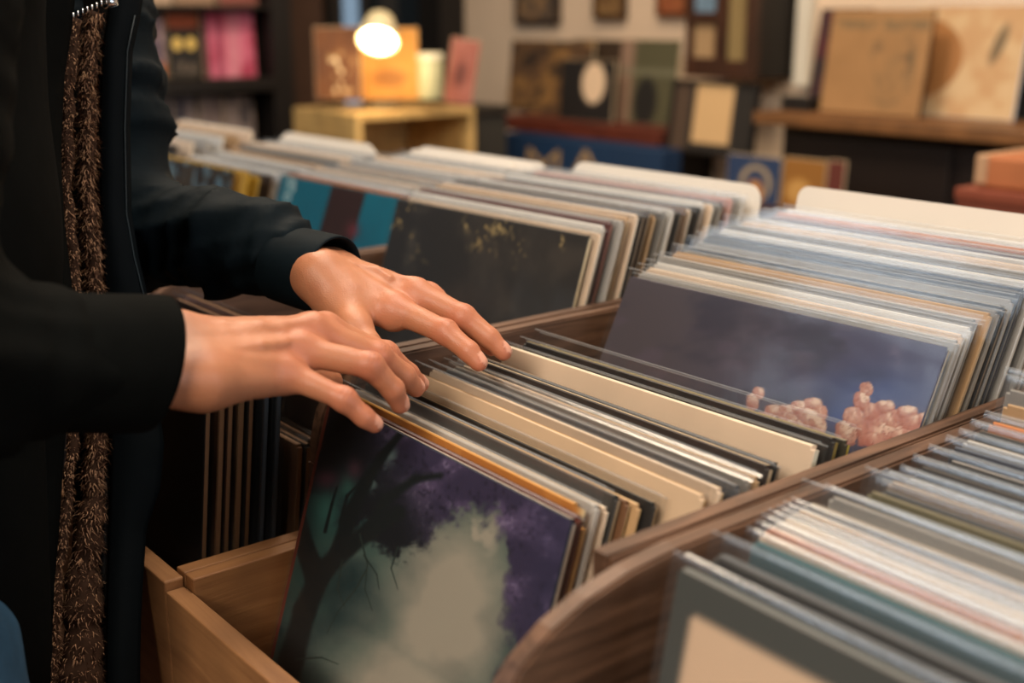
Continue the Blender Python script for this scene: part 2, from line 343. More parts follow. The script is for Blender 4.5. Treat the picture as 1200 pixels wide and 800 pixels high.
def art_black(u, v, px, py):
    n1 = fbm(px/22, py/26, 4, 5); n2 = fbm(px/4, py/7, 3, 8)
    c = mixc(np.zeros(u.shape+(3,)) + hexa('26221e'), '443c34', smooth01(.45, .8, fbm(px/40, py/60, 4, 3))*.7)
    c = mixc(c, '4c463e', (np.exp(-((px-492+(py-260)*.25)/9)**2)*smooth01(.35, .7, n1)*.9))
    s = smooth01(.62, .74, n2)*smooth01(.5, .62, n1)*smooth01(330, 262, py)
    c = mixc(c, 'c2a468', s*.9)
    for x, y, a, b in ((588, 268, 10, 12), (602, 262, 8, 10), (550, 262, 5, 9), (662, 283, 2, 9), (553, 290, 3, 4)):
        c = mixc(c, 'c9ae72', np.exp(-(((px-x)/a)**2 + ((py-y)/b)**2))*smooth01(.42, .62, n2)*.95)
    c = mixc(c, '4a3a30', np.exp(-(((px-540)/40)**2 + ((py-350)/16)**2))*.5)
    return c
def art_teal(u, v, px, py):
    n = fbm(px/20, py/20, 3, 2)
    x = px + (py-230)*.28
    c = np.zeros(u.shape+(3,)) + hexa('0f7f92'); c = mixc(c, '0c6d80', n)
    c = mixc(c, '3d2420', smooth01(386, 389, x)*smooth01(431, 428, x))
    c = mixc(c, '8e3a44', np.exp(-(((px-416)/8)**2 + ((py-270)/10)**2))*.8)
    for k, (cx, cy, r) in enumerate(((342, 213, 4.5), (340, 222, 4.5), (338, 231, 4.5))):
        d = np.hypot(px-cx, (py-cy))
        c = mixc(c, 'bcd3cf', (1-smooth01(1, 2.4, np.abs(d-r+.8)))*(.9 if k != 1 else .7))
    c = mixc(c, 'bcd3cf', (1-smooth01(.8, 2, np.abs(px-346+(py-222)*.1)))*smooth01(209, 211, py)*smooth01(226, 224, py))
    return c
def art_blue_figures(u, v, px, py):
    n = fbm(u*9, v*9, 4, 6); m = fbm(u*16, v*16, 3, 12)
    c = mixc(np.zeros(u.shape+(3,)) + hexa('4a4238'), '2c2b2c', smooth01(.4, .7, n)); c = mixc(c, '7fa8b8', smooth01(.58, .75, m)*.8)
    return mixc(c, '8a7a5c', smooth01(.65, .8, n)*.5)
def art_orange_edge(u, v, px, py):
    e = np.minimum(1-v, np.minimum(u, 1-u)*1.0)
    c = np.zeros(u.shape+(3,)) + hexa('e2cfa6')
    d = np.hypot(np.maximum(u-.93, 0), np.maximum(v-.9, 0))
    band = np.maximum(smooth01(.86, .98, v), smooth01(.93, .985, u)*.0)
    c = mixc(c, 'b5722f', band*smooth01(.99, .95, u) + .0*u)
    c = mixc(c, 'b8742f', smooth01(.93, .96, u)*smooth01(1.0, .97, u)*.8)
    return mixc(c, 'd79a50', smooth01(.4, .7, fbm(u*20, v*3, 3, 3))*.3)
def art_frame_cream(u, v, px, py):
    i = smooth01(.038, .046, u)*smooth01(.945, .937, v)
    c = mixc(np.zeros(u.shape+(3,)) + hexa('484b47'), 'e6c6a6', i)
    return mixc(c, 'e2c0a0', fbm(u*12, v*12, 3, 5)*i*.4)
def art_gradient(h1, h2, sc=6, seed=1):
    def f(u, v, px=None, py=None): return mixc(np.zeros(u.shape+(3,)) + hexa(h1), h2, smooth01(.35, .65, fbm(u*sc, v*sc, 4, seed)))
    return f

# ------------------------------------------------------------------ the record bins
Z = lambda z: z + CAMZ
DARKW = wood('3e2819', '7c5a44', 'Y'); DARKW_TOP = DARKW
LIGHTW = wood('8a5d38', 'a8774b', 'X', .7, .6); LIGHTY = wood('845631', 'a67446', 'Y', .7, .6); FLOORW = wood('6f4c2e', '8f6842', 'Y', .6)
YB = 1.14                                                    # back of the bins
FLAT = -.272
def prof_scoop(y_flat, ztop):                                # side panel with a scooped front
    return [(y_flat+.03, ztop), (y_flat-.005, ztop-.003), (y_flat-.035, ztop-.009), (y_flat-.058, ztop-.018), (y_flat-.078, ztop-.031), (y_flat-.098, ztop-.055), (y_flat-.112, ztop-.09), (y_flat-.12, ztop-.135)]
def prof_step(y_flat, ztop, y_low, zlow):                    # side panel that drops to a low front rail
    pts = []
    for k in range(7):
        a = k/6*pi/2; pts.append((y_flat - (y_flat-y_low)*sin(a), zlow + (ztop-zlow)*cos(a)))
    return pts
def side_panel(parent, x0, x1, prof, ztop, yfront, z0=-.605, mat=None):
    # a shaped plank: front face, flat top, back
    pts = [(YB, Z(z0)), (YB, Z(ztop))] + [(a, Z(b)) for a, b in prof] + [(yfront, Z(prof[-1][1])), (yfront, Z(z0))]
    cl = []
    for p in pts:
        if not cl or math.hypot(p[0]-cl[-1][0], p[1]-cl[-1][1]) > 1e-4: cl.append(p)
    bm = prism(bmesh.new(), cl, x0, x1, 'x')
    bmesh.ops.bevel(bm, geom=[e for e in bm.edges if abs(e.verts[0].co.x - e.verts[1].co.x) < 1e-6], offset=.0018, segments=2, affect='EDGES')
    return obj('side_panel', bm, mat or DARKW, parent)
def record_bin(label, xl, xr, lp, rp, front_top, lz, rz, riser=None, yf=.308, light=True, t=.014, rtop=-.532):
    root = thing('record_bin', label, 'record bin', ((xl+xr)/2, .7, Z(-.615)), 'wooden record bins')
    def fix(o): o.matrix_parent_inverse = Matrix.Translation((-(xl+xr)/2, -.7, -Z(-.615))); return o
    fix(side_panel(root, xl, xl+t, lp, lz, .44 if lp is stepB else yf+.016)); fix(side_panel(root, xr-t, xr, rp, rz, .44 if rp is stepB else yf+.016))
    fix(obj('front_panel', boxbm(xl, xr, yf, yf+.0155, Z(-.615), Z(front_top), .0015), LIGHTW if light else DARKW, root))
    fix(obj('back_panel', boxbm(xl+t, xr-t, YB-.014, YB, Z(-.605), Z(-.30), .001), DARKW, root))
    fix(obj('bottom_panel', boxbm(xl+t, xr-t, yf+.016, YB-.014, Z(-.615), Z(-.597), .001), FLOORW, root))
    if light:
        fix(obj('side_rail', boxbm(xl, xl+t, yf+.016, .4395, Z(-.605), Z(-.402), .0012), LIGHTY, root))
        if rp is stepB: fix(obj('side_rail', boxbm(xr-t, xr, yf+.016, .4395, Z(-.605), Z(-.402), .0012), LIGHTY, root))
    if riser: fix(obj('raised_floor', boxbm(xl+t, xr-t, riser, YB-.014, Z(-.597), Z(rtop), .001), FLOORW, root))
    return root
A_L, A_M, A_R = -.425, -.4095, -.394
B_L, B_M, B_R = -.804, -.7895, -.775
C_L, C_M, C_R = -1.178, -1.1635, -1.149
D_L, D_M, D_R = -1.552, -1.5375, -1.523
E_M, G_M, H_M = -1.915, -2.29, -2.665
stepB = prof_step(.50, -.262, .441, -.345)
record_bin('wide dark wood record bin at the lower right with a scooped side board', A_M, -.03, prof_scoop(.405, FLAT), prof_scoop(.405, FLAT), -.41, FLAT, FLAT, None, light=False)
record_bin('record bin under the hands holding the dark tree record', B_M+.0006, A_M-.0006, stepB, [(.397, FLAT+.001), (.397, -.36), (.34, -.40)], -.412, -.262, FLAT+.001, .58, rtop=-.512)
record_bin('record bin in front of the person with the black gold-flecked record', C_M+.0006, B_M-.0006, stepB, stepB, -.405, -.262, -.262, .57, rtop=-.515)
record_bin('record bin with the teal striped record behind the far sleeve', D_M+.0006, C_M-.0006, stepB, stepB, -.405, -.262, -.262, .57)
record_bin('record bin with the blue-grey figured record left of the teal one', E_M+.0006, D_M-.0006, stepB, stepB, -.405, -.262, -.262, .57)
record_bin('record bin behind the person, second from the left end of the row', G_M+.0006, E_M-.0006, stepB, stepB, -.405, -.262, -.262, .57)
record_bin('record bin at the far left end of the row behind the person', H_M, G_M-.0006, stepB, stepB, -.405, -.262, -.262, .57)
ct = thing('display_counter', 'long dark wooden counter carrying the row of record bins', 'counter', (-1.3, .75, 0))
ct_i = Matrix.Translation((1.3, -.75, 0))
for nm, a in (('counter_top', (-2.70, 0, .34, YB+.02, Z(-.66), Z(-.6156))), ('counter_front', (-2.66, -.04, .42, .44, 0, Z(-.66))), ('counter_back', (-2.66, -.04, YB-.02, YB, 0, Z(-.66)))):
    o = obj(nm, boxbm(*a, .002), wood('2a1a12', '4a2e1c', 'X'), ct); o.matrix_parent_inverse = ct_i

# ---- middle bin, front group (under the fingertips)
G1 = 'records in the front of the middle bin'
S1 = {}
tree = record(CAM + np.array([-.469, .427, -.279]), 'navy', 'record cover with a dark tree and violet foliage, foremost in the bin under the hands', w=.285, h=.285, tilt=17, yaw=-2.25, t=.0045, edge='a89a8c', group=G1, art=art_tree, n=300, lift=.004, stack=S1)
mid = [  # photo corner, x, colour, look, yaw, extra
 (682, 606, -.4655, '6a3022', 'rust-brown record close behind the tree cover', -2.2, dict(edge='5a3426', w=.2985, sleeve=False, t=.005)),
 (691, 597, -.452, 'amber', 'amber-topped record with a cream face, second behind the tree cover', -2.2, dict(rnd=True, art=art_orange_edge, lift=.008, w=.290)),
 (703, 593, -.447, 'white', 'white-edged record in glossy plastic behind the amber record', -2.2, dict(edge='d8d2c8', lift=.014, poly=POLYH, w=.290)),
 (714, 596, -.443, 'cream', 'cream-edged record, second behind the amber record', -2.2, dict(sleeve=False, t=.003)),
 (727, 582, -.441, 'charcoal', 'charcoal record with a wide dark top between amber and beige covers', -2.3, dict(sleeve=False, t=.004)),
 (739, 588, -.438, 'brown', 'brown record with worn tan corner behind the charcoal one', -2.3, dict(edge='b59a70', sleeve=False, t=.003)),
 (752, 592, -.436, 'tan', 'tan-edged record, second behind the charcoal one', -2.3, dict(edge='c7a878', sleeve=False, t=.003)),
 (771, 590, -.433, 'black', 'black record in white-edged plastic ahead of the wide beige cover', -2.4, dict(edge='a58a62', t=.003, lift=.007)),
 (828, 581, -.431, 'beige', 'wide plain beige record under the near hand fingertips', -2.5, dict(edge='c49a66', lift=.009)),
 (848, 573, -.430, 'cream', 'cream record in bright plastic just behind the wide beige cover', -2.2, dict(edge='d8b98e', lift=.007)),
 (869, 570, -.430, 'slate', 'slate grey record, second behind the wide beige cover', -1.8, dict(poly=POLYH, lift=.009)),
 (880, 563, -.430, 'mottled grey', 'mottled grey record ahead of the broad dark one', -1.6, dict(lift=.008, poly=POLYH)),
 (891, 560, -.430, 'tan', 'thin tan record just ahead of the broad dark one', -1.4, dict(edge='c9ad84', sleeve=False, t=.003)),
 (905, 546, -.430, '2e2724', 'broad dark brown record under the far hand fingertips', -1.0, dict(edge='c8b08c', t=.005, lift=.003)),
 (914, 543, -.430, 'black', 'black record just behind the broad dark brown one', -.8, dict(sleeve=False)),
 (959, 523, -.430, 'cream', 'broad cream record at the back of the front group', .2, dict(edge='efe2c8', t=.006, lift=.004)),
 (982, 514, -.430, 'black', 'black record with yellow spine behind the broad cream one', .2, dict(edge='8a7430', t=.005, lift=.003)),
 (996, 517, -.430, '3a3524', 'yellow-edged record in clear plastic, rearmost of the front group', .2, dict(edge='c9b040', lift=.012)),
]
for px, py, X, c, lb, yw, ex in mid: record(atx(px, py, X), c, lb, tilt=17, yaw=yw, group=G1, stack=S1, **{**dict(w=.296 if X < -.4315 else .312), **ex})

# ---- middle bin, rear stack behind the violet sky cover
S2, S3, S4, S5, S6, S7, S8, S9 = [{} for _ in range(8)]
G2 = 'records behind the violet sky cover'
record(CAM + np.array([-.432, .745, -.225]), 'deep violet', 'record cover with violet sky and pink rocks at the back of the middle bin', tilt=27, yaw=.75, t=.004, edge='b9a98c', group=G2, art=art_rocks, n=240, stack=S2)
rear = [('pale grey', 0), ('cream', 0), ('white', 0), ('mottled grey', 0), ('tan', 0), ('mottled grey', 0), ('black', 0), ('pale grey', 0), ('slate', 0), ('navy', 0), ('white', 0), ('grey', 0), ('pale grey', 0), ('cream', 1), ('tan', 0), ('white', 0), ('pale grey', 0), ('brown', 0), ('orange', 1), ('pink', 0), ('white', 0)]
yz = [(.745, -.2255), (.779, -.2165), (.790, -.211), (.812, -.207), (.832, -.201), (.858, -.1945), (.91, -.192), (.935, -.1895), (.97, -.188)]
ys = np.linspace(.757, .962, len(rear)); zs = np.interp(ys, [a for a, b in yz], [b for a, b in yz])
for i, (c, k) in enumerate(rear):
    record(CAM + np.array([-.434 + random.uniform(-.003, .003), ys[i] + random.uniform(-.001, .001), zs[i] + random.uniform(-.002, .002) + (.002 if k else 0)]), c, f'{c} record in clear plastic, {ORD[i]} behind the violet sky cover', tilt=27, yaw=.6 + random.uniform(-.2, .2), group=G2, stack=S2, lift=random.choice([.004, .007, .010]))

# ---- bin in front of the person, rear stack behind the black cover
G3 = 'records behind the black gold-flecked cover'
record(CAM + np.array([-.815, .757, -.2005]), 'black', 'worn black record cover with gold flecks facing the camera left of the middle bin', tilt=18, yaw=1.2, t=.005, edge='d9c7a2', group=G3, art=art_black, mat=MATTE, n=200, stack=S3)
bl = ['cream', 'white', 'dark red', 'pale grey', 'tan', 'cream', 'black', 'dark brown', 'tan', 'grey', 'white', 'black', 'brown', 'cream', 'black', 'white', 'cream', 'grey', 'black', 'pink', 'pale grey', 'white']
ys = np.linspace(.757, .965, len(bl)); zs = np.interp(ys, [.74, .77, .80, .97], [-.197, -.191, -.186, -.183])
for i, c in enumerate(bl):
    record(CAM + np.array([-.812 + random.uniform(-.006, .002), ys[i] + .010, zs[i] - .003 + random.uniform(-.003, .003)]), c, f'{c} record with worn edge, {ORD[i]} behind the black gold-flecked cover', tilt=18, yaw=1.1 + random.uniform(-.2, .2), group=G3, stack=S3, lift=random.choice([.003, .006]))
# ---- teal stack
G4 = 'records behind the teal striped cover'
record(CAM + np.array([-1.189, .808, -.2145]), 'teal', 'teal record cover with a wide brown stripe behind the far sleeve', tilt=17, yaw=.5, t=.004, edge='b0683f', group=G4, art=art_teal, n=160, h=.312, stack=S4)
tl_ = ['orange', 'white', 'pale grey', 'cream', 'grey', 'white', 'tan', 'pale grey', 'black', 'white', 'cream', 'brown', 'white', 'pale grey']
ys = np.linspace(.797, .985, len(tl_))
for i, c in enumerate(tl_): record(CAM + np.array([-1.191, ys[i]+.022, -.2125 + .016*i/14 + random.uniform(-.003, .003)]), c, f'{c} record, {ORD[i]} behind the teal striped cover', tilt=17, yaw=.4 + random.uniform(-.2, .2), group=G4, lift=.005, stack=S4)
# ---- next bins to the left
G5 = 'records behind the blue-grey figured cover'
record(CAM + np.array([-1.578, .770, -.2145]), 'olive', 'blue-grey figured record cover beside the yellow one behind the sleeve', tilt=15, yaw=.5, edge='5a3d2a', group=G5, art=art_blue_figures, n=100, stack=S5)
record(CAM + np.array([-1.558, .783, -.2145]), 'yellow', 'yellow record cover right of the blue-grey figured one', tilt=15, yaw=.5, edge='c99a3a', group=G5, sleeve=False, art=art_gradient('d9a94e', 'c99a44', 4, 2), n=30, stack=S5)
g5 = ['yellow', 'dark brown', 'white', 'pale grey', 'white', 'tan', 'grey', 'cream', 'white', 'pale grey']
ys = np.linspace(.785, .985, len(g5))
for i, c in enumerate(g5): record(CAM + np.array([-1.561, ys[i] + .015, -.216 + .02*i/10 + random.uniform(-.003, .003) - .008]), c, f'{c} record, {ORD[i]} behind the yellow cover at the left', tilt=15, yaw=.4, group=G5, lift=.004, stack=S5)
G6 = 'records in the bins at the far left'
g6 = ['tan', 'cream', 'white', 'black', 'cream', 'pale grey', 'white', 'tan', 'cream']
ys = np.linspace(.76, .985, len(g6))
for i, c in enumerate(g6): record(CAM + np.array([-1.936, ys[i], -.216 + .02*i/9 + random.uniform(-.004, .004)]), c, f'{c} record, {ORD[i]} from the front of the bin beside the sleeve crease', tilt=15, yaw=.3, group=G6, lift=.004, stack=S6)
g7 = ['cream', 'white', 'brown', 'cream', 'white', 'tan', 'cream']
ys = np.linspace(.76, .985, len(g7))
for i, c in enumerate(g7): record(CAM + np.array([-2.312, ys[i], -.216 + .02*i/7 + random.uniform(-.004, .004)]), c, f'{c} record, {ORD[i]} from the front of the leftmost bin', tilt=15, yaw=.3, group=G6, lift=.004, stack=S7)

# ---- front of the bin in front of the person: seen edge on below the near hand
G7 = 'records edge on below the near hand'
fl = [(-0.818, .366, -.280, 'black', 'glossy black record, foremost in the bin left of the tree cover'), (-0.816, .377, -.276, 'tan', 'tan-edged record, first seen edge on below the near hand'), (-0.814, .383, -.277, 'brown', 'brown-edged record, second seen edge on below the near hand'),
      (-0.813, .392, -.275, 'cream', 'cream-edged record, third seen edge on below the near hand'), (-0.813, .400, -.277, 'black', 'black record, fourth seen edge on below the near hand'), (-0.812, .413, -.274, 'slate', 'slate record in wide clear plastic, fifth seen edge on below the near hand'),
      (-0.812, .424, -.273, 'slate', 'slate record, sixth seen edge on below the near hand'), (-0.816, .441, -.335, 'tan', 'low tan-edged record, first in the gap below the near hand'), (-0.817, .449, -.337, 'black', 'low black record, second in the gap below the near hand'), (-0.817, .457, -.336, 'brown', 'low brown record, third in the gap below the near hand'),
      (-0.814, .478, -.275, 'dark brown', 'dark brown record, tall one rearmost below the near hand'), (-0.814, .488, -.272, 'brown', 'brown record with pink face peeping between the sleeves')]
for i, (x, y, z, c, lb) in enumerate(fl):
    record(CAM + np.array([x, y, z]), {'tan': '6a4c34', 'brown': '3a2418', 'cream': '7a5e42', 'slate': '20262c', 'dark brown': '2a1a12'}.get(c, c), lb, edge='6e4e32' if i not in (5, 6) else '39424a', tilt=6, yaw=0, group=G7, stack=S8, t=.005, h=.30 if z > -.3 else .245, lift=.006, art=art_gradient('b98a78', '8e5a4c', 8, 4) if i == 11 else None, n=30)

# ---- right bin
G8 = 'records in the right bin'
rb = [(800, 663, 'grey', 'grey-framed cream record, foremost in the right bin', dict(art=art_frame_cream, n=60, edge='6a6e6a', t=.006, lift=.008)),
 (842, 648, 'charcoal', 'thick charcoal record in bulging glossy plastic, second in the right bin', dict(t=.008, edge='5a5d60', lift=.012)),
 (884, 632, 'teal', 'dark teal record, third in the right bin', dict(edge='4a6a70')),
 (893, 624, 'cream', 'cream record, fourth in the right bin', dict(edge='e0c8a4')),
 (900, 616, 'orange', 'orange-edged record, fifth in the right bin', dict(edge='c07a40')),
 (908, 610, 'white', 'white record, sixth in the right bin', dict(edge='e5ddd2', t=.005)),
 (918, 606, 'cream', 'cream record, seventh in the right bin', dict(edge='e8d8bc')),
 (925, 601, 'pale grey', 'pale grey record, eighth in the right bin', {}),
 (934, 596, 'tan', 'tan record, ninth in the right bin', dict(edge='d0b48c')),
 (946, 588, 'mottled grey', 'mottled record in shiny white plastic, tenth in the right bin', dict(t=.007, lift=.014)),
 (974, 580, 'pale grey', 'pale grey record behind the shiny white plastic one', {}),
 (1019, 574, 'olive', 'olive-brown record in grey-topped plastic after the gap in the right bin', dict(lift=.014)),
 (1035, 572, 'slate', 'slate record, second after the gap in the right bin', {}),
 (1043, 562, 'tan', 'tan record with dark lettering row, third after the gap', dict(edge='d0b08c')),
 (1063, 558, 'grey', 'grey record, fourth after the gap in the right bin', {}),
 (1078, 545, 'black', 'black record, fifth after the gap in the right bin', dict(edge='5d5348')),
 (1096, 533, 'charcoal', 'charcoal record with rounded corners, sixth after the gap', dict(rnd=True, edge='c8c0b8')),
 (1116, 522, 'navy', 'navy record, seventh after the gap in the right bin', dict(edge='6a7a90')),
 (1131, 514, 'pale grey', 'pale blue-white record, eighth after the gap in the right bin', {}),
 (1145, 503, 'black', 'black record just ahead of the orange one in the right bin', dict(edge='6a5a4a')),
 (1161, 493, 'orange', 'orange record near the right edge of the photo', dict(edge='d88a4a')),
 (1178, 472, 'tan', 'tan record just behind the orange one at the right', dict(lift=.02)),
 (1181, 455, 'pale grey', 'pale grey record, second behind the orange one at the right', dict(lift=.015))]
for i, (px, py, c, lb, ex) in enumerate(rb):
    record(atx(px, py, -.357 if 5 <= i <= 14 else (-.368 if i < 16 else -.376)), c, lb, side='L', tilt=11, yaw=-1.8 + i*.07, group=G8, stack=S9, poly=POLYH, **ex)
record(CAM + np.array([-.378, .775, -.222]), 'pale grey', 'tall record in rounded clear plastic at the right edge of the photo', side='L', tilt=11, yaw=-.2, group=G8, rnd=True, lift=.012, stack=S9, poly=POLYH)
for i, c in enumerate(['cream', 'grey', 'white', 'brown']):
    record(CAM + np.array([-.378, .80 + i*.035, -.235]), c, f'{c} record, {ORD[i]} behind the tall clear one at the right edge', side='L', tilt=11, yaw=-.1, group=G8, stack=S9)

# ---- divider cards
def card(x0, x1, y, z, lab, h=.29, col='e0d6c8', r=.018, tilt=12, stack=None):
    if stack is not None: tilt = stack['tilt']
    tl = radians(tilt)
    if stack is not None:
        p = max(stack['prev']) + stack['t']/2 + stack['s'] + .0022; y = max(y, (p + z*sin(tl))/cos(tl)); p = y*cos(tl) - z*sin(tl)
        stack['prev'] = (p, p); stack['t'] = .002; stack['s'] = .0003
    w = x1-x0; pts = [(-w/2, 0), (w/2, 0)]
    for cx, s in ((w/2-r, 0), (-w/2+r, 1)):
        for k in range(6):
            a = (k/5*pi/2) + s*pi/2; pts.append((cx + r*cos(a), h-r + r*sin(a)))
    bm = prism(bmesh.new(), pts, -.001, .001, 'y')
    o = obj('divider_card', bm, plain(col, .5, .06, 8)); o.location = ((x0+x1)/2, y - sin(tl)*h, Z(z) - cos(tl)*h); o.rotation_euler = (-tl, 0, 0)
    return tag(o, lab, 'divider card', 'white divider cards')
card(-1.115, -.815, 1.005, -.175, 'white divider card with rounded corners behind the black cover stack', r=.02)
card(-.752, -.437, .985, -.166, 'long white divider card at the back of the middle bin', r=.012)
card(-1.515, -1.21, .99, -.199, 'white divider card nearest the teal striped cover', stack=S4)
card(-1.50, -1.25, 1.012, -.192, 'white divider card with faint writing inside the teal stack', stack=S4)
card(-1.49, -1.195, 1.03, -.188, 'cream divider card at the back of the teal stack', stack=S4)
card(-1.88, -1.57, .998, -.199, 'cream divider card behind the yellow cover at the left', stack=S5)
card(-1.89, -1.60, 1.02, -.195, 'cream divider card at the back of the yellow cover stack', stack=S5)
card(-2.26, -1.95, .99, -.196, 'cream divider card in the second bin from the left', stack=S6)
card(-2.64, -2.33, 1.0, -.19, 'cream divider card in the leftmost bin', stack=S7)

# ------------------------------------------------------------------ the person
def surface_nets(d, org, h):
    """iso-surface of a sampled distance field"""
    s = d < 0; nx, ny, nz = d.shape
    acc = np.zeros((nx-1, ny-1, nz-1, 3)); cnt = np.zeros((nx-1, ny-1, nz-1))
    cs = [(i, j, k) for i in (0, 1) for j in (0, 1) for k in (0, 1)]
    sl = lambda c: tuple(slice(q, n-1+q) for q, n in zip(c, d.shape))
    for a in cs:
        for ax in range(3):
            if a[ax] == 0:
                b = tuple(q + (1 if i == ax else 0) for i, q in enumerate(a))
                da, db = d[sl(a)], d[sl(b)]; m = (da < 0) != (db < 0)
                t = np.where(m, da/np.where(m, da-db, 1), 0)
                for i in range(3): acc[..., i] += np.where(m, a[i] + (t if i == ax else 0), 0)
                cnt += m
    m = cnt > 0; ids = np.full(m.shape, -1); ids[m] = np.arange(m.sum())
    cell = np.argwhere(m); V = (acc[m]/cnt[m][:, None] + cell)*h + org
    faces = []
    for ax in range(3):
        u, v = (ax+1) % 3, (ax+2) % 3
        a = s[tuple(slice(0, -1) if i == ax else slice(1, -1) for i in range(3))]
        b = s[tuple(slice(1, None) if i == ax else slice(1, -1) for i in range(3))]
        for sg in (0, 1):
            e = np.argwhere((a & ~b) if sg == 0 else (~a & b))
            if not len(e): continue
            c = e.copy(); c[:, u] += 1; c[:, v] += 1
            q = []
            for du, dv in ((0, 0), (-1, 0), (-1, -1), (0, -1)):
                t = c.copy(); t[:, u] += du; t[:, v] += dv; q.append(ids[t[:, 0], t[:, 1], t[:, 2]])
            q = np.stack(q, 1); faces.append(q if sg == 0 else q[:, ::-1])
    return V, np.concatenate(faces)
def cone_d(P, a, b, ra, rb):
    a = np.asarray(a, float); b = np.asarray(b, float); ab = b-a
    t = np.clip(((P-a)@ab)/(ab@ab+1e-12), 0, 1)
    return np.linalg.norm(P - a - t[..., None]*ab, axis=-1) - (ra + (rb-ra)*t)
def smin(a, b, k):
    h = np.clip(.5 + .5*(b-a)/k, 0, 1); return b + (a-b)*h - k*h*(1-h)
def gridpts(lo, hi, h):
    ax = [np.arange(l, u+h, h) for l, u in zip(lo, hi)]
    return np.stack(np.meshgrid(*ax, indexing='ij'), -1)
def nrm(v): return v/np.linalg.norm(v)
def wob(P, f, seed):
    r = np.random.default_rng(seed); s = 0
    for k in range(5):
        w = r.normal(size=3); w = w/np.linalg.norm(w)*f*(.6 + .35*k); s = s + np.sin(P@w + r.uniform(0, 6))/(1+.35*k)
    return s/3

NEAR = dict(cuff=((205, 422), .715), wrist=((222, 424), .722), pM=((334, 436), .752), pP=((403, 468), .752), pD=((426, 488), .757), pT=((446, 503), .764),
 rM=((350, 410), .766), rP=((433, 428), .772), rD=((460, 456), .784), rT=((472, 482), .796), mM=((366, 388), .782), mP=((442, 417), .803), mD=((473, 440), .820), mT=((492, 460), .838),
 iM=((380, 386), .798), iP=((452, 416), .825), iD=((478, 438), .842), iT=((497, 455), .86), tB=((262, 430), .752), tM=((318, 440), .80), tI=((362, 442), .835), tT=((398, 448), .86))
FAR = dict(cuff=((372, 318), .925), wrist=((384, 322), .928), iM=((462, 362), .900), iP=((522, 389), .884), iD=((549, 411), .876), iT=((568, 433), .872),
 mM=((488, 345), .918), mP=((543, 371), .905), mD=((574, 396), .901), mT=((597, 420), .899), rM=((502, 349), .938), rP=((545, 375), .926), rD=((566, 398), .922), rT=((582, 414), .92),
 pM=((500, 356), .957), pP=((532, 380), .952), pD=((545, 398), .948), pT=((556, 410), .945), tB=((398, 352), .905), tM=((416, 384), .88), tI=((430, 404), .87), tT=((452, 424), .868))
VEINS = [[(.0, .006, .0145), (.3, .010, .0136), (.55, .004, .0120), (.72, .009, .0098)], [(.55, .004, .0122), (.7, -.003, .0100)], [(.1, -.010, .0134), (.45, -.012, .0112), (.65, -.013, .0088)]]
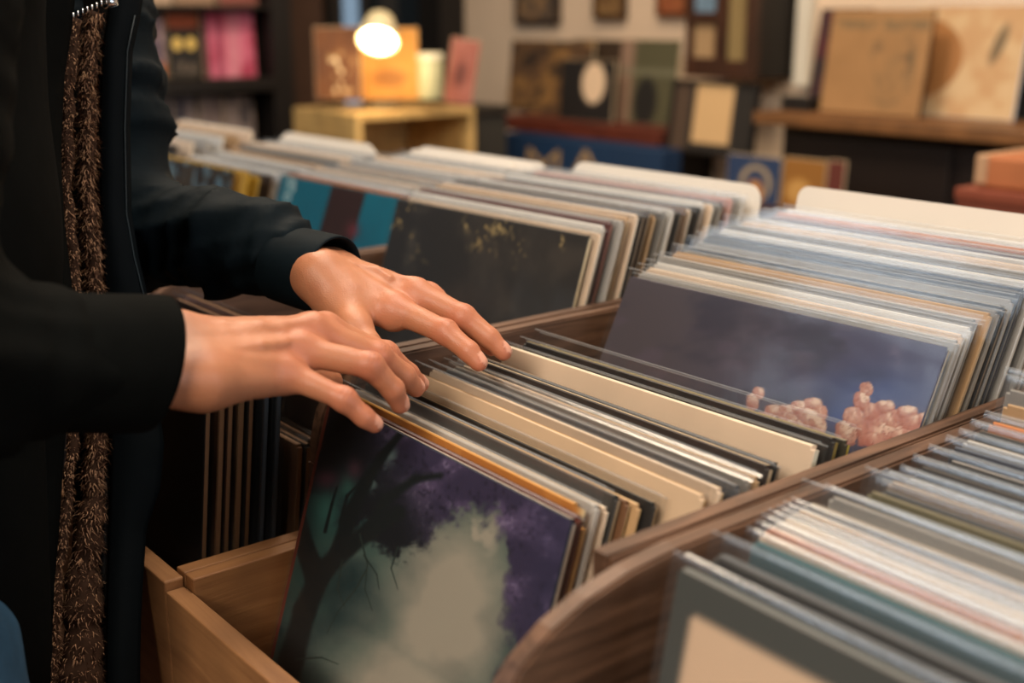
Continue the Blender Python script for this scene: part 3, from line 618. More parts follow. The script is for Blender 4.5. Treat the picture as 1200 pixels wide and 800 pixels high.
def build_hand(D, elbow, h=.0016, nails='imrp'):
    J = {k: at(*p, w) for k, (p, w) in D.items()}
    axis = nrm(J['mM'] - J['wrist']); lat = J['iM'] - J['pM']; lat = nrm(lat - axis*(lat@axis))
    nor = np.cross(axis, lat); nor = nor if nor[2] > 0 else -nor
    back = nrm(elbow - J['wrist']); arm_end = J['wrist'] + back*.05
    pts = np.array(list(J.values()) + [arm_end]); lo, hi = pts.min(0) - .034, pts.max(0) + .034
    P = gridpts(lo, hi, h)
    palm = None
    def add(d, e, k): return e if d is None else smin(d, e, k)
    wl = lat*.0145
    for s in (-1, 1): palm = add(palm, cone_d(P, arm_end + wl*s*.7, J['wrist'] + wl*s - nor*.001, .018, .0195), .012)
    rads = dict(i=1.0, m=1.02, r=.97, p=.86)
    for f, sft in zip('imrp', (.018, .006, -.006, -.017)):
        palm = add(palm, cone_d(P, J['wrist'] + lat*sft, J[f+'M'] - nor*.005, .0165, .0122*rads[f]), .010)
        palm = add(palm, cone_d(P, J[f+'M'] - nor*.004, J[f+'M'], .0105*rads[f], .0108*rads[f]), .006)
    for f in 'imrp':                                           # tendons under the skin
        palm = add(palm, cone_d(P, J['wrist'] + nor*.014 + lat*{'i': .012, 'm': .004, 'r': -.004, 'p': -.011}[f], J[f+'M'] + nor*.0086*rads[f], .0022, .0030), .006)
    for va in VEINS:                                           # veins over the back of the hand
        vp = [J['wrist'] + (J['mM']-J['wrist'])*a_ + lat*b_ + nor*c_ for a_, b_, c_ in va]
        for q0_, q1_ in zip(vp, vp[1:]): palm = add(palm, cone_d(P, q0_, q1_, .0017, .0017), .004)
    palm = add(palm, cone_d(P, J['wrist'] + lat*.02, J['tB'], .017, .017), .012)
    palm = add(palm, cone_d(P, J['tB'], J['tM'], .0165, .0125), .012)
    fing = None; tips = {}
    for f in 'imrp':
        r = rads[f]; T = J[f+'T'] - nrm(J[f+'T']-J[f+'D'])*.0062*r
        d = cone_d(P, J[f+'M'], J[f+'P'], .0104*r, .0088*r)
        d = smin(d, cone_d(P, J[f+'P'], J[f+'P'] + nor*.0010, .0093*r, .0088*r), .003)
        d = smin(d, cone_d(P, J[f+'P'], J[f+'D'], .0089*r, .0078*r), .003)
        d = smin(d, cone_d(P, J[f+'D'], T, .0078*r, .0064*r), .003)
        tips[f] = T; fing = d if fing is None else smin(fing, d, .0016)
    d = cone_d(P, J['tM'], J['tI'], .0122, .0105); Tt = J['tT'] - nrm(J['tT']-J['tI'])*.007
    d = smin(d, cone_d(P, J['tI'], Tt, .0106, .0075), .004); fing = smin(fing, d, .002)
    D_ = smin(palm, fing, .007)
    ncs = {}
    for f in 'imrpt':
        a, b = (J[f+'D'], tips[f]) if f != 't' else (J['tI'], Tt)
        ax = nrm(b-a); nf = nrm(nor - ax*(nor@ax)); lf = np.cross(ax, nf); rr = .0066*(rads[f] if f != 't' else 1.2)
        ncs[f] = (a + (b-a)*.86 + nf*rr*.80 + ax*.0015, ax, lf, nf)
        c = ncs[f][0]; q = P - c
        e = ((q@ax)/.0062)**2 + ((q@lf)/.0050)**2 + ((q@nf)/.0034)**2
        D_ = D_ - .0006*smooth01(1.15, .75, e)
    D_ = D_ + .00028*wob(P, 420, 5) + .0004*wob(P, 160, 8)
    V, Fc = surface_nets(D_, lo, h)
    for it in range(2):                                        # light smoothing along the faces
        acc = np.zeros_like(V); c = np.zeros(len(V))
        for i in range(4):
            np.add.at(acc, Fc[:, i], V[Fc[:, (i+1) % 4]] + V[Fc[:, i-1]]); np.add.at(c, Fc[:, i], 2)
        V = V*.5 + .5*acc/c[:, None]
    base = np.zeros((len(V), 3)) + hexa('b07250')
    n1 = .5 + .5*wob(V, 90, 2); n2 = .5 + .5*wob(V, 330, 4)
    base = mixc(base, 'c48562', n1*.5); base = mixc(base, 'a9664a', smooth01(.5, .9, n2)*.25)
    for f in 'imrp':
        for j, rad, st in (('M', .013, .55), ('P', .011, .65), ('D', .009, .45), ('T', .012, .6)):
            q = np.linalg.norm(V - J[f+j], axis=1); base = mixc(base, 'c06a52', np.exp(-(q/rad)**2)*st)
        # creases over the middle knuckle
        for off in (-.0035, -.0008, .0022):
            ax = nrm(J[f+'D']-J[f+'M']); q = (V - J[f+'P'])@ax - off; r = np.linalg.norm(V - J[f+'P'] - nor*.006, axis=1)
            base = mixc(base, '8f4f3c', np.exp(-(q/.0005)**2)*smooth01(.0085, .004, r)*.55)
    for f, (c, ax, lf, nf) in list(ncs.items())[:4]:
        q = V - c; e = ((q@ax)/.0060)**2 + ((q@lf)/.0048)**2 + ((q@nf)/.0040)**2
        base = mixc(base, '9a5640', smooth01(1.5, 1.15, e)*.55); base = mixc(base, 'd0957c', smooth01(1.15, .95, e)); base = mixc(base, 'dcb29c', smooth01(1.1, .9, e)*smooth01(.0042, .0050, q@ax)*.8)
    return V, Fc, lina(base), J

elb_n = at(-170, 425, .60); elb_f = at(140, 262, 1.03); sh_n = at(-150, -170, .66); sh_f = at(55, -90, 1.03)
Vn, Fn, Cn, Jn = build_hand(NEAR, elb_n); Vf, Ff, Cf, Jf = build_hand(FAR, elb_f)
tor = [at(-200, -140, .70), at(-200, -140, .98), at(-195, 300, .72), at(-195, 300, .96), at(-190, 700, .74), at(-190, 700, .94)]
hb = .012; allp = np.array(tor + [elb_n, elb_f, sh_n, sh_f, Jn['wrist'], Jf['wrist']])
lo, hi = allp.min(0) - .16, allp.max(0) + .16; lo[2] = .52; P = gridpts(lo, hi, hb)
d = None
for a, b, ra, rb in ((tor[0], tor[2], .09, .085), (tor[1], tor[3], .09, .085), (tor[2], tor[4], .08, .055), (tor[3], tor[5], .08, .055), (tor[0], tor[1], .09, .09), (tor[2], tor[3], .085, .085), (tor[4], tor[5], .055, .055),
                     (sh_n, elb_n, .04, .03), (elb_n, Jn['wrist'], .028, .02), (sh_f, elb_f, .034, .026), (elb_f, Jf['wrist'], .024, .018), (tor[0], sh_n, .07, .05), (tor[1], sh_f, .07, .05)):
    e = cone_d(P, a, b, ra, rb); d = e if d is None else smin(d, e, .03)
Vb, Fb = surface_nets(d, lo, hb); Cb = lina(np.zeros((len(Vb), 3)) + hexa('c98f72'))
V = np.concatenate([Vn, Vf, Vb]); Fc = np.concatenate([Fn, Ff + len(Vn), Fb + len(Vn) + len(Vf)]); C = np.concatenate([Cn, Cf, Cb])
base0 = np.array([-.95, .1, 0.0])
me = bpy.data.meshes.new('person'); me.from_pydata((V - base0).tolist(), [], Fc.tolist()); me.polygons.foreach_set('use_smooth', [True]*len(me.polygons))
ca = me.color_attributes.new('art', 'FLOAT_COLOR', 'POINT'); ca.data.foreach_set('color', np.concatenate([C, np.ones((len(C), 1))], 1).astype(np.float32).ravel())
person = link('person', me, None, [art_mat(.48, 0, key='skin', sss=.10, bump=.16)]); person.location = base0
tag(person, 'person in an open dark fur-lined parka flipping through records with both hands', 'person')
INV = Matrix.Translation(-Vector(base0))
def on_person(o): o.parent = person; o.matrix_parent_inverse = INV; return o

CLOTH_SHEEN = plain('0c161b', .7, .3, 60, bump=.12, spec=.08); CLOTH2 = plain('0c0d0c', .8, .25, 60, bump=.12, spec=.03)  # far sleeve's cool teal highlights are put into its base colour
def cloth_sdf(name, prims, lo, hi, h, k, fold, mat, seed, cut=None):
    P = gridpts(lo, hi, h); d = None
    for a, b, ra, rb in prims:
        e = cone_d(P, a, b, ra, rb); d = e if d is None else smin(d, e, k)
    d = d + fold(P)
    if cut is not None: d = np.maximum(d, cut(P))
    V, Fq = surface_nets(d, lo, h); me = bpy.data.meshes.new(name); me.from_pydata(V.tolist(), [], Fq.tolist())
    me.polygons.foreach_set('use_smooth', [True]*len(me.polygons)); return on_person(link(name, me, None, [mat]))
def arm_fold(sh, el, wr, amp, seed):
    def f(P):
        def band(a, b, f_, s):
            ax = nrm(b-a); t = (P-a)@ax; tw = wob(P, 26, seed+s)
            return 1.5*np.abs(np.sin(t*f_*.5 + tw*1.6 + np.sin(t*f_*.37 + s)*1.3)) - .9
        near = np.exp(-(np.linalg.norm(P-el, axis=-1)/.10)**2)
        return amp*(band(sh, el, 95, 1)*(.5 + near) + band(el, wr, 80, 2)*(.35 + .9*near))*.5 + amp*.22*(band(sh, el, 210, 5) + band(el, wr, 190, 6)) + .0022*wob(P, 45, seed)
    return f
# near (right) sleeve
wn = at(88, 424, .681); seg = np.array([sh_n, elb_n, wn])
cloth_sdf('sleeve', [(sh_n, elb_n, .080, .066), (elb_n, wn, .062, .040)], seg.min(0)-.10, seg.max(0)+.10, .006, .03, arm_fold(sh_n, elb_n, wn, .0070, 3), CLOTH2, 3)
wf = at(322, 296, .955); seg = np.array([sh_f, elb_f, wf])
cloth_sdf('sleeve', [(sh_f, elb_f, .072, .055), (elb_f, wf, .054, .037)], seg.min(0)-.10, seg.max(0)+.10, .0045, .03, arm_fold(sh_f, elb_f, wf, .0125, 11), CLOTH_SHEEN, 11)
def cuff(a, b, tip, lat, ry, rz, length, mat, shear=0):
    """hollow cuff: an oval tube ending at tip, with wall and hem"""
    ax = nrm(b-a); la = nrm(lat - ax*(lat@ax)); no = np.cross(ax, la); bm = bmesh.new(); n = 40; rings = []
    for (s, g) in ((-length, 1.0), (-length*.5, 1.03), (-.004, 1.04), (-.001, 1.03), (0, 1.0), (-.001, .955), (-.012, .93), (-length*.6, .90)):
        rings.append([bm.verts.new(tip + ax*(s + shear*cos(2*pi*k/n)*(1 if s > -.02 else .4)) + (la*ry*cos(2*pi*k/n) + no*rz*sin(2*pi*k/n))*g*(1 + .012*sin(3*2*pi*k/n + s*60))) for k in range(n)])
    for i in range(len(rings)-1):
        for k in range(n): bm.faces.new((rings[i][k], rings[i][(k+1) % n], rings[i+1][(k+1) % n], rings[i+1][k]))
    bmesh.ops.recalc_face_normals(bm, faces=bm.faces)
    return on_person(obj('cuff', bm, mat, None, smooth=True))
cuff(elb_n, Jn['wrist'], at(181, 425, .707), np.array([0, 0, 1.]), .0395, .036, .058, CLOTH2, .006)
cuff(elb_f, Jf['wrist'], at(392, 323, .926), np.array([0, 0, 1.]), .0305, .034, .05, CLOTH_SHEEN)
# coat body
tc = [at(-190, -160, .76), at(-190, -160, .97), at(-195, 300, .77), at(-195, 300, .96), at(-200, 780, .77), at(-200, 780, .94)]
A_ = np.array(tc); lo, hi = A_.min(0)-.17, A_.max(0)+.17
cloth_sdf('coat_body', [(tc[0], tc[2], .125, .125), (tc[1], tc[3], .125, .125), (tc[2], tc[4], .125, .135), (tc[3], tc[5], .125, .135), (tc[0], sh_n, .11, .08), (tc[1], sh_f, .11, .075)], np.minimum(lo, sh_n-.1), np.maximum(hi, sh_f+.1), .009, .05, lambda P: .005*wob(P, 30, 21), CLOTH2, 21)
def sheet(name, left, right, ncol, nrow, thick, mat, amp=.004, seed=1, bulge=0):
    """cloth panel between two edges given as (photo x, photo y, distance)"""
    def edge(E):
        y = np.array([e[1] for e in E], float); s = np.linspace(y[0], y[-1], nrow)
        return [at(np.interp(t, y, [e[0] for e in E]), t, np.interp(t, y, [e[2] for e in E])) for t in s]
    L, R = edge(left), edge(right); bm = bmesh.new(); rows = []
    for j in range(nrow):
        row = []
        for i in range(ncol):
            t = i/(ncol-1); p = L[j]*(1-t) + R[j]*t; q = wob(np.array([p]), 34, seed)[0]
            row.append(bm.verts.new(p - FW*(amp*q + bulge*sin(pi*t)) + RT*0))
        rows.append(row)
    for j in range(nrow-1):
        for i in range(ncol-1): bm.faces.new((rows[j][i], rows[j][i+1], rows[j+1][i+1], rows[j+1][i]))
    o = on_person(obj(name, bm, mat, None, smooth=True)); m = o.modifiers.new('thick', 'SOLIDIFY'); m.thickness = thick; m.offset = 0; return o
farR = [(168, -40, .955), (161, 18, .952), (152, 60, .95), (149, 150, .95), (151, 250, .95), (160, 300, .95), (171, 345, .95), (178, 440, .945), (190, 520, .935), (186, 570, .93), (168, 620, .92), (163, 700, .905), (160, 840, .88)]
farM = [(134, -40, .945), (130, 18, .942), (124, 60, .94), (120, 150, .94), (122, 250, .94), (126, 345, .94), (132, 520, .925), (130, 620, .912), (128, 840, .87)]
farL = [(88, -40, .985), (84, 60, .98), (80, 200, .98), (88, 345, .98), (90, 620, .955), (80, 840, .91)]
TEAL = plain('080d10', .7, .2, 50, bump=.12, spec=.06)
sheet('coat_flap', farM, farR, 10, 70, .007, TEAL, .003, 31, .006)
sheet('coat_lining', farL, [(x-2, y, w+.004) for x, y, w in farM], 8, 60, .006, plain('0f1112', .8, .2, 40), .003, 33)
nearR = [(85, -40, .845), (79, 18, .845), (67, 90, .845), (63, 180, .845), (67, 260, .845), (77, 345, .845), (75, 450, .85), (65, 560, .85), (55, 680, .845), (51, 840, .83)]
nearL = [(-60, -40, .78), (-60, 345, .78), (-60, 840, .77)]
sheet('coat_flap', nearL, nearR, 16, 70, .012, CLOTH2, .005, 41, .012)
def strip_tube(name, line, rpx, mat, n=9):
    pts = [at(*q) for q in line]; rad = [r*q[2]/F for r, q in zip(rpx, line)]
    return pts, rad, on_person(obj(name, tube(bmesh.new(), pts, rad, n), mat, None, smooth=True))
def dens(line, rpx, n):
    y = [q[1] for q in line]; s = np.linspace(y[0], y[-1], n)
    return [(float(np.interp(t, y, [q[0] for q in line])) + 1.5*sin(t*.11) + 1.0*sin(t*.043+1), float(t), float(np.interp(t, y, [q[2] for q in line]))) for t in s], [float(np.interp(t, y, rpx))*(1 + .14*sin(t*.16) + .1*sin(t*.071+2)) for t in s]
FURB = plain('3a281d', .9, .4, 120, spec=.1); FUR1 = plain('a07a5c', .75, .35, 200, spec=.15); FUR2 = plain('6e4f3b', .8, .35, 200, spec=.15)
def fur(line, rpx, count, ln, mats, seed, flat=False):
    L, Rr = dens(line, rpx, 60); pts, rad, core = strip_tube('fur_trim', L, Rr, FURB); r = random.Random(seed); bm = bmesh.new()
    for i in range(count):
        t = r.random()*(len(pts)-1.001); k = int(t); fr = t-k; c = Vector(pts[k]*(1-fr) + pts[k+1]*fr); rd = rad[k]*(1-fr) + rad[k+1]*fr
        ax = Vector(pts[k+1]-pts[k]).normalized(); a = r.uniform(0, 2*pi); o1 = Vector(RT)*cos(a) - Vector(FW)*sin(a); o1 = (o1 - ax*o1.dot(ax)).normalized()
        clump = sin(t*5.1)*.7 + sin(t*2.3 + a)*.6
        dr = (o1*.75 + ax*(.55 + .5*clump)*(-1 if r.random() < .35 else 1) + Vector((r.uniform(-.5, .5), r.uniform(-.5, .5), r.uniform(-.5, .3)))).normalized()
        l = ln*r.uniform(.5, 1.2); p = c + o1*rd*.85; q = p + dr*l*.55; e = q + (dr + Vector((0, 0, -.7)) + ax.cross(o1)*r.uniform(-.8, .8)).normalized()*l*.5
        s = ax.cross(dr).normalized()*.00042 if abs(ax.dot(dr)) < .98 else o1*.0004
        v = [bm.verts.new(x) for x in (p-s, p+s, q+s*.8, q-s*.8, e)]
        f1 = bm.faces.new((v[0], v[1], v[2], v[3])); f2 = bm.faces.new((v[3], v[2], v[4])); f1.material_index = f2.material_index = (0 if r.random() < .6 else 1)
    o = obj('fur_pile', bm, mats, None); o.parent = core; o['kind'] = 'stuff'; return core
furL = [(109, 15, .93), (104, 80, .93), (102, 150, .93), (103, 220, .93), (107, 290, .93), (112, 345, .93), (116, 430, .925), (114, 520, .92), (106, 600, .91), (98, 680, .90), (96, 760, .885), (92, 830, .87)]
fur(furL, [8, 9, 9, 9, 9, 9, 9, 10, 14, 20, 26, 26], 7500, .0075, [FUR1, FUR2], 1)
flL = [(88, 22, .90), (81, 90, .90), (78, 160, .90), (79, 240, .90), (86, 320, .90), (90, 360, .90), (88, 500, .895), (76, 600, .885), (66, 700, .875), (60, 830, .86)]
fur(flL, [7, 8, 7, 7, 7, 7, 6, 6, 6, 6], 4500, .004, [FUR1, FUR2], 2)
SEAM = plain('1c282d', .6, .2, 40)
on_person(obj('seam', tube(bmesh.new(), [at(x-3, y, w-.008) for x, y, w in farR[1:8]], .0007, 6), SEAM, None, smooth=True))
CHROME = plain('c9cdd2', .2, .05, 30, metal=1)
zp = on_person(obj('zipper_pull', tube(bmesh.new(), [at(118, -6, .86), at(126, 3, .86), at(137, 2, .86)], [.004, .0055, .003], 12), CHROME, None, smooth=True)); zp['label'] = 'chrome zipper pull'
bm = bmesh.new()
for k in range(9):
    p = at(80 + k*5.5, 24 - k*2.4, .842); tube(bm, [p, p + UP*.004], [.0011, .0011], 6)
on_person(obj('zipper_teeth', bm, CHROME, None, smooth=True))
DENIM = plain('2f5570', .8, .3, 90, bump=.3)
l0, l1, l2 = at(-150, 775, .73), at(-140, 950, .71), at(-160, 1250, .72); A_ = np.array([l0, l1, l2])
cloth_sdf('jeans', [(l0, l1, .085, .085), (l1, l2, .085, .07)], A_.min(0)-.11, A_.max(0)+.11, .009, .03, lambda P: .004*wob(P, 40, 51), DENIM, 51)
l3 = np.array([l2[0]-.05, l2[1]-.05, .1]); l4 = np.array([-1.06, .12, .75])
A_ = np.array([l2, l3]); cloth_sdf('jeans', [(l2, l3, .068, .055)], A_.min(0)-.09, A_.max(0)+.09, .01, .03, lambda P: .003*wob(P, 40, 52), DENIM, 52)
A_ = np.array([l4, [-1.1, .05, .1]]); cloth_sdf('jeans', [(A_[0], A_[1], .085, .055)], A_.min(0)-.1, A_.max(0)+.1, .01, .03, lambda P: .003*wob(P, 40, 53), DENIM, 53)
BOOT = plain('20150f', .5, .2, 30)
for fx, fy in ((l3[0], l3[1]), (-1.1, .05)):
    A_ = np.array([[fx, fy, .12], [fx, fy, .045], [fx+.09, fy+.12, .036]])
    cloth_sdf('boot', [(A_[0], A_[1], .058, .05), (A_[1], A_[2], .048, .036)], A_.min(0)-.07, A_.max(0)+.07, .008, .02, lambda P: 0*P[..., 0], BOOT, 1, cut=lambda P: .001-P[..., 2])

# ------------------------------------------------------------------ the shop behind
XL, YW, XR, YF, HC = -4.05, 2.92, 2.6, -2.6, 2.9
PLASTER = plain('d8bfa4', .8, .10, 5, bump=.1); BRICK = plain('4a3325', .85, .25, 9, bump=.3); DARK = plain('15100c', .6, .25, 12)
def wallbox(name, a, m): return struct(obj(name, boxbm(*a), m))
wallbox('floor', (XL-.1, XR+.1, YF-.1, YW+.1, -.1, 0), wood('3a2417', '5e3c26', 'X', .5))
wallbox('ceiling', (XL-.1, XR+.1, YF-.1, YW+.1, HC, HC+.1), plain('8a7460', .8, .1, 4))
wallbox('wall_back', (XL-.1, XR+.1, YW, YW+.1, 0, HC), PLASTER)
wallbox('wall_left', (XL-.1, XL, YF, YW, 0, HC), BRICK)
wallbox('wall_right', (XR, XR+.1, YF, YW, 0, HC), plain('7d6650', .8, .1, 5))
wallbox('wall_front', (XL, XR, YF-.1, YF, 0, HC), plain('6d5642', .8, .1, 5))
def place(o, root): o.parent = root; o.matrix_parent_inverse = Matrix.Translation(-Vector(root.location)); return o
def flat_y(name, label, cat, l, t, r, b, Y, th=.006, art=None, col='806040', edge='b09a7a', frame=None, group=None, lean=.04, n=60, mat=None, mp=None, zb=None):
    """an upright sheet facing the counter, at depth Y, leaning back a little"""
    p0, p1 = aty((l+r)/2, t, Y), aty((l+r)/2, b, Y); x0, x1 = aty(l, (t+b)/2, Y)[0], aty(r, (t+b)/2, Y)[0]
    if zb is not None: p1[2] = zb
    w, h = x1-x0, p0[2]-p1[2]; root = thing(name, label, cat, ((x0+x1)/2, Y, p1[2]), group); root.rotation_euler = (-lean, 0, 0)
    fr = frame[0] if frame else 0
    body = obj('backing' if frame else 'cover', boxbm(-w/2, w/2, 0, th, 0, h, .001), [plain(edge if not frame else '2a1c12', .6, .2, 20)], root)
    art = art or art_gradient(col, col)
    art_grid('front_print', w-.004-2*fr, h-.004-2*fr, n, art, root, Matrix.Translation((0, -.0012, .002+fr)), mat or MATTE, mp)
    if frame:
        bm = bmesh.new()
        for a in ((-w/2, w/2, -.012, .004, 0, fr), (-w/2, w/2, -.012, .004, h-fr, h), (-w/2, -w/2+fr, -.012, .004, fr, h-fr), (w/2-fr, w/2, -.012, .004, fr, h-fr)): box(bm, *a, .002)
        obj('frame', bm, plain(frame[1], .5, .2, 30), root)
    return root
def flat_x(name, label, cat, l, t, r, b, X, th=.006, art=None, col='806040', edge='b09a7a', group=None, lean=.03, n=60):
    """the same on a shelf of the left wall, facing the room"""
    p0, p1 = atx((l+r)/2, t, X), atx((l+r)/2, b, X); y0, y1 = atx(l, (t+b)/2, X)[1], atx(r, (t+b)/2, X)[1]
    w, h = y1-y0, p0[2]-p1[2]; root = thing(name, label, cat, (X, (y0+y1)/2, p1[2]), group); root.rotation_euler = (-lean, 0, pi/2)
    obj('cover', boxbm(-w/2, w/2, 0, th, 0, h, .001), [plain(edge, .6, .2, 20)], root)
    art_grid('front_print', w-.004, h-.004, n, art or art_gradient(col, col), root, Matrix.Translation((0, -.0012, .002)), MATTE); return root
def flat_v(name, label, cat, l, t, r, b, w, th=.006, art=None, col='806040', edge='b09a7a', lean=.05, n=50, tilt=0):
    p0, p1 = at((l+r)/2, t, w), at((l+r)/2, b, w); W = (r-l)*w/F; h = p0[2]-p1[2]
    root = thing(name, label, cat, (p1[0], p1[1], p1[2] + abs(sin(tilt))*W/2)); root.rotation_euler = (-lean, tilt, YAW)
    obj('cover', boxbm(-W/2, W/2, 0, th, 0, h, .001), [plain(edge, .6, .2, 20)], root)
    art_grid('front_print', W-.004, h-.004, n, art or art_gradient(col, col), root, Matrix.Translation((0, -.0012, .002)), MATTE); return root
def A0(h): return lambda u: np.zeros(u.shape+(3,)) + hexa(h)
def ell(u, v, cx, cy, a, b, s=.1): return smooth01(1+s, 1-s, np.hypot((u-cx)/a, (v-cy)/b))

# --- left wall: bookcase with covers facing out
XB = -3.72
XS = XB-.05; ya, yb = atx(60, 60, XB)[1], atx(340, 60, XB)[1]; yp = atx(308, 60, XB-.05)[1]
zt, zm, zl = atx(230, 9, XB-.05)[2], atx(230, 92.5, XB-.05)[2], atx(230, 108, XB-.05)[2]
bc = thing('bookcase', 'black wooden bookcase with record covers facing out on the left wall', 'bookcase', (XB, (ya+yb)/2, 0)); BK = plain('120d0a', .55, .2, 20)
for nm, a in (('side_panel', (XL+.01, XB+.02, yp, yb, 0, zt+.75)), ('side_panel', (XL+.01, XB+.02, ya-.05, ya, 0, zt+.75)), ('back_panel', (XL+.005, XL+.02, ya, yp, 0, zt+.75)), ('shelf', (XL+.02, XB+.03, ya, yp, zl, zm)), ('shelf', (XL+.02, XB+.03, ya, yp, zt-.005, zt+.006)), ('shelf', (XL+.02, XB+.03, ya, yp, zl-.36, zl-.335)), ('shelf', (XL+.02, XB+.03, ya, yp, zt+.35, zt+.38)), ('shelf', (XL+.02, XB+.03, ya, yp, .1, .13))): place(obj(nm, boxbm(*a, .002), BK, bc), bc)
def art_fig(u, v, px=None, py=None):
    c = mixc(A0('b89aa0')(u), '4a3a4c', smooth01(.45, .6, fbm(u*5, v*7, 3, 7))); c = mixc(c, 'd8c0bc', ell(u, v, .35, .6, .16, .3)*.8); c = mixc(c, '2c2838', ell(u, v, .72, .55, .14, .36)*.8); return mixc(c, 'a8603c', smooth01(.24, .2, v))
def art_lights(u, v, px=None, py=None):
    c = mixc(A0('14110f')(u), '9a4a2a', smooth01(.72, .78, v)*ell(u, v, .5, .95, .6, .4, .3)); c = mixc(c, 'e8c46a', ell(u, v, .30, .52, .155, .105)); c = mixc(c, 'e8c46a', ell(u, v, .72, .52, .155, .105)); return mixc(c, '7a6a5a', ell(u, v, .52, .14, .3, .12, .5)*smooth01(.4, .6, fbm(u*8, v*8, 3, 3)))
def art_pink(u, v, px=None, py=None):
    c = mixc(A0('b5405c')(u), 'd9708a', smooth01(.35, .65, fbm(u*4, v*3, 3, 5))); c = mixc(c, 'e0a0a8', smooth01(.42, .46, u)*smooth01(.72, .68, u)*.5); return mixc(c, '5a2030', smooth01(.12, .08, u) + smooth01(.3, .24, np.abs(u-.3)*4)*.4)
flat_x('record_cover', 'record cover with pale figures, leftmost on the black bookcase', 'record cover', 158, 17, 193, 91, XB-.05, art=art_fig)
flat_x('record_cover', 'black record cover with two yellow discs on the bookcase', 'record cover', 196, 14, 235, 91, XB-.05, art=art_lights, n=90)
flat_x('record_cover', 'bright pink record cover on the bookcase', 'record cover', 238, 11, 299, 91, XB-.05, art=art_pink)
for i, (l, r, c, nm) in enumerate(((160, 200, 'b59a80', 'tan'), (203, 250, '9a7a60', 'brown'), (254, 300, '8a4a40', 'dull red'))):
    flat_x('record_cover', f'{nm} record cover cut off by the top of the photo, above the bookcase shelf', 'record cover', l, -66, r, 6, XB-.05, col=c)
for i, (l, r, c, nm) in enumerate(((150, 178, '7a4a44', 'dull red'), (180, 202, '5a5560', 'slate'), (204, 232, '3a3540', 'dark'), (235, 262, '6a5a58', 'grey-brown'), (264, 299, '4a4244', 'charcoal'))):
    flat_x('record_cover', f'{nm} record cover on the lower bookcase shelf, beneath the {("pale figures", "pale figures", "yellow discs", "pink cover", "pink cover")[i]}', 'record cover', l, 112, r, 186, XB-.05, art=art_gradient(c, '8a7a74', 5, i+3))
# --- window and dark frame at the corner
y0, y1 = atx(392, 20, XL)[1], YW-.06
wr = struct(thing('window_1', 'dark window in the left wall', 'window', (XL, (y0+y1)/2, .5)))
for k in ('label', 'category'): del wr[k]
for nm, a, m in (('frame', (XL, XL+.06, y0-.05, y0, .5, 2.3), DARK), ('frame', (XL, XL+.06, y1, YW-.001, .5, 2.3), DARK), ('frame', (XL, XL+.06, y0, y1, 2.2, 2.3), DARK), ('sill', (XL, XL+.08, y0-.06, YW-.001, .44, .5), DARK), ('glazing_bar', (XL, XL+.04, y0+.10, y0+.13, .5, 2.2), DARK), ('pane', (XL+.004, XL+.012, y0+.13, y1, .5, 2.2), plain('141c22', .08, .2, 3, spec=.6))): place(obj(nm, boxbm(*a), m, wr), wr)
o = place(obj('pane', boxbm(XL+.004, XL+.012, y0, y0+.10, .5, 2.2), emit('a9c4dc', .55), wr), wr)
wallbox('trim_1', (XL+.001, XL+.16, YW-.12, YW-.001, 0, HC), DARK)
# --- record cube with lamp
c0 = at(417, 134, 3.22); s = .345; zc = c0[2]; BIRCH = wood('b89258', 'd4b070', 'Z', .5); BIRCHX = wood('b89258', 'd4b070', 'X', .5); t = .02
cube = thing('record_cube', 'birch storage cube with an open front, standing behind the record bins', 'storage cube', (c0[0]-s/2, c0[1]+s/2, zc-s))
X0, X1, Y0, Y1 = c0[0]-s, c0[0], c0[1], c0[1]+s+.06
for nm, a, m in (('top_panel', (X0, X1, Y0, Y1, zc-t, zc), BIRCHX), ('bottom_panel', (X0, X1, Y0, Y1, zc-s, zc-s+t), BIRCHX), ('side_panel', (X0, X1, Y0, Y0+t, zc-s+t, zc-t), BIRCH), ('side_panel', (X0, X1, Y1-t, Y1, zc-s+t, zc-t), BIRCH), ('back_panel', (X0, X0+t, Y0+t, Y1-t, zc-s+t, zc-t), BIRCH)): place(obj(nm, boxbm(*a, .0015), m, cube), cube)
lc = thing('low_cabinet', 'dark low cabinet beneath the birch storage cube', 'cabinet', ((X0+X1)/2, (Y0+Y1)/2, 0)); place(obj('body', boxbm(X0-.2, X1-.02, Y0-.25, Y1-.16, .06, zc-s-.0205, .003), DARK, lc), lc); place(obj('cabinet_top', boxbm(X0-.22, X1+.01, Y0-.27, Y1-.15, zc-s-.02, zc-s-.0005, .003), DARK, lc), lc); place(obj('plinth', boxbm(X0-.18, X1-.04, Y0-.22, Y1-.18, 0, .06), DARK, lc), lc)
o = tag(obj('label_card', boxbm(X1-.012, X1-.008, Y0+.10, Y0+.20, zc-s+t+.001, zc-s+t+.16), plain('c9b89a', .6)), 'pale card standing in the open birch cube', 'card')
flat_v('record_cover', 'dark orange cover with pale scribbled lettering behind the lamp', 'record cover', 370, 31, 424, 117, 3.34, col='a8622a', art=lambda u, v, px=None, py=None: mixc(mixc(A0('70400f')(u), '4e2a0a', fbm(u*5, v*5, 3, 2)), 'e0c9a0', smooth01(.52, .62, fbm(u*7, v*9, 3, 8))*ell(u, v, .55, .35, .38, .28, .3)))
flat_v('record_cover', 'orange cover standing right behind the lit lamp', 'record cover', 424, 32, 491, 117, 3.42, art=lambda u, v, px=None, py=None: mixc(mixc(A0('c8822e')(u), 'e0a850', fbm(u*4, v*4, 3, 6)), '8a5018', ell(u, v, .5, .3, .3, .12, .4)*.6))
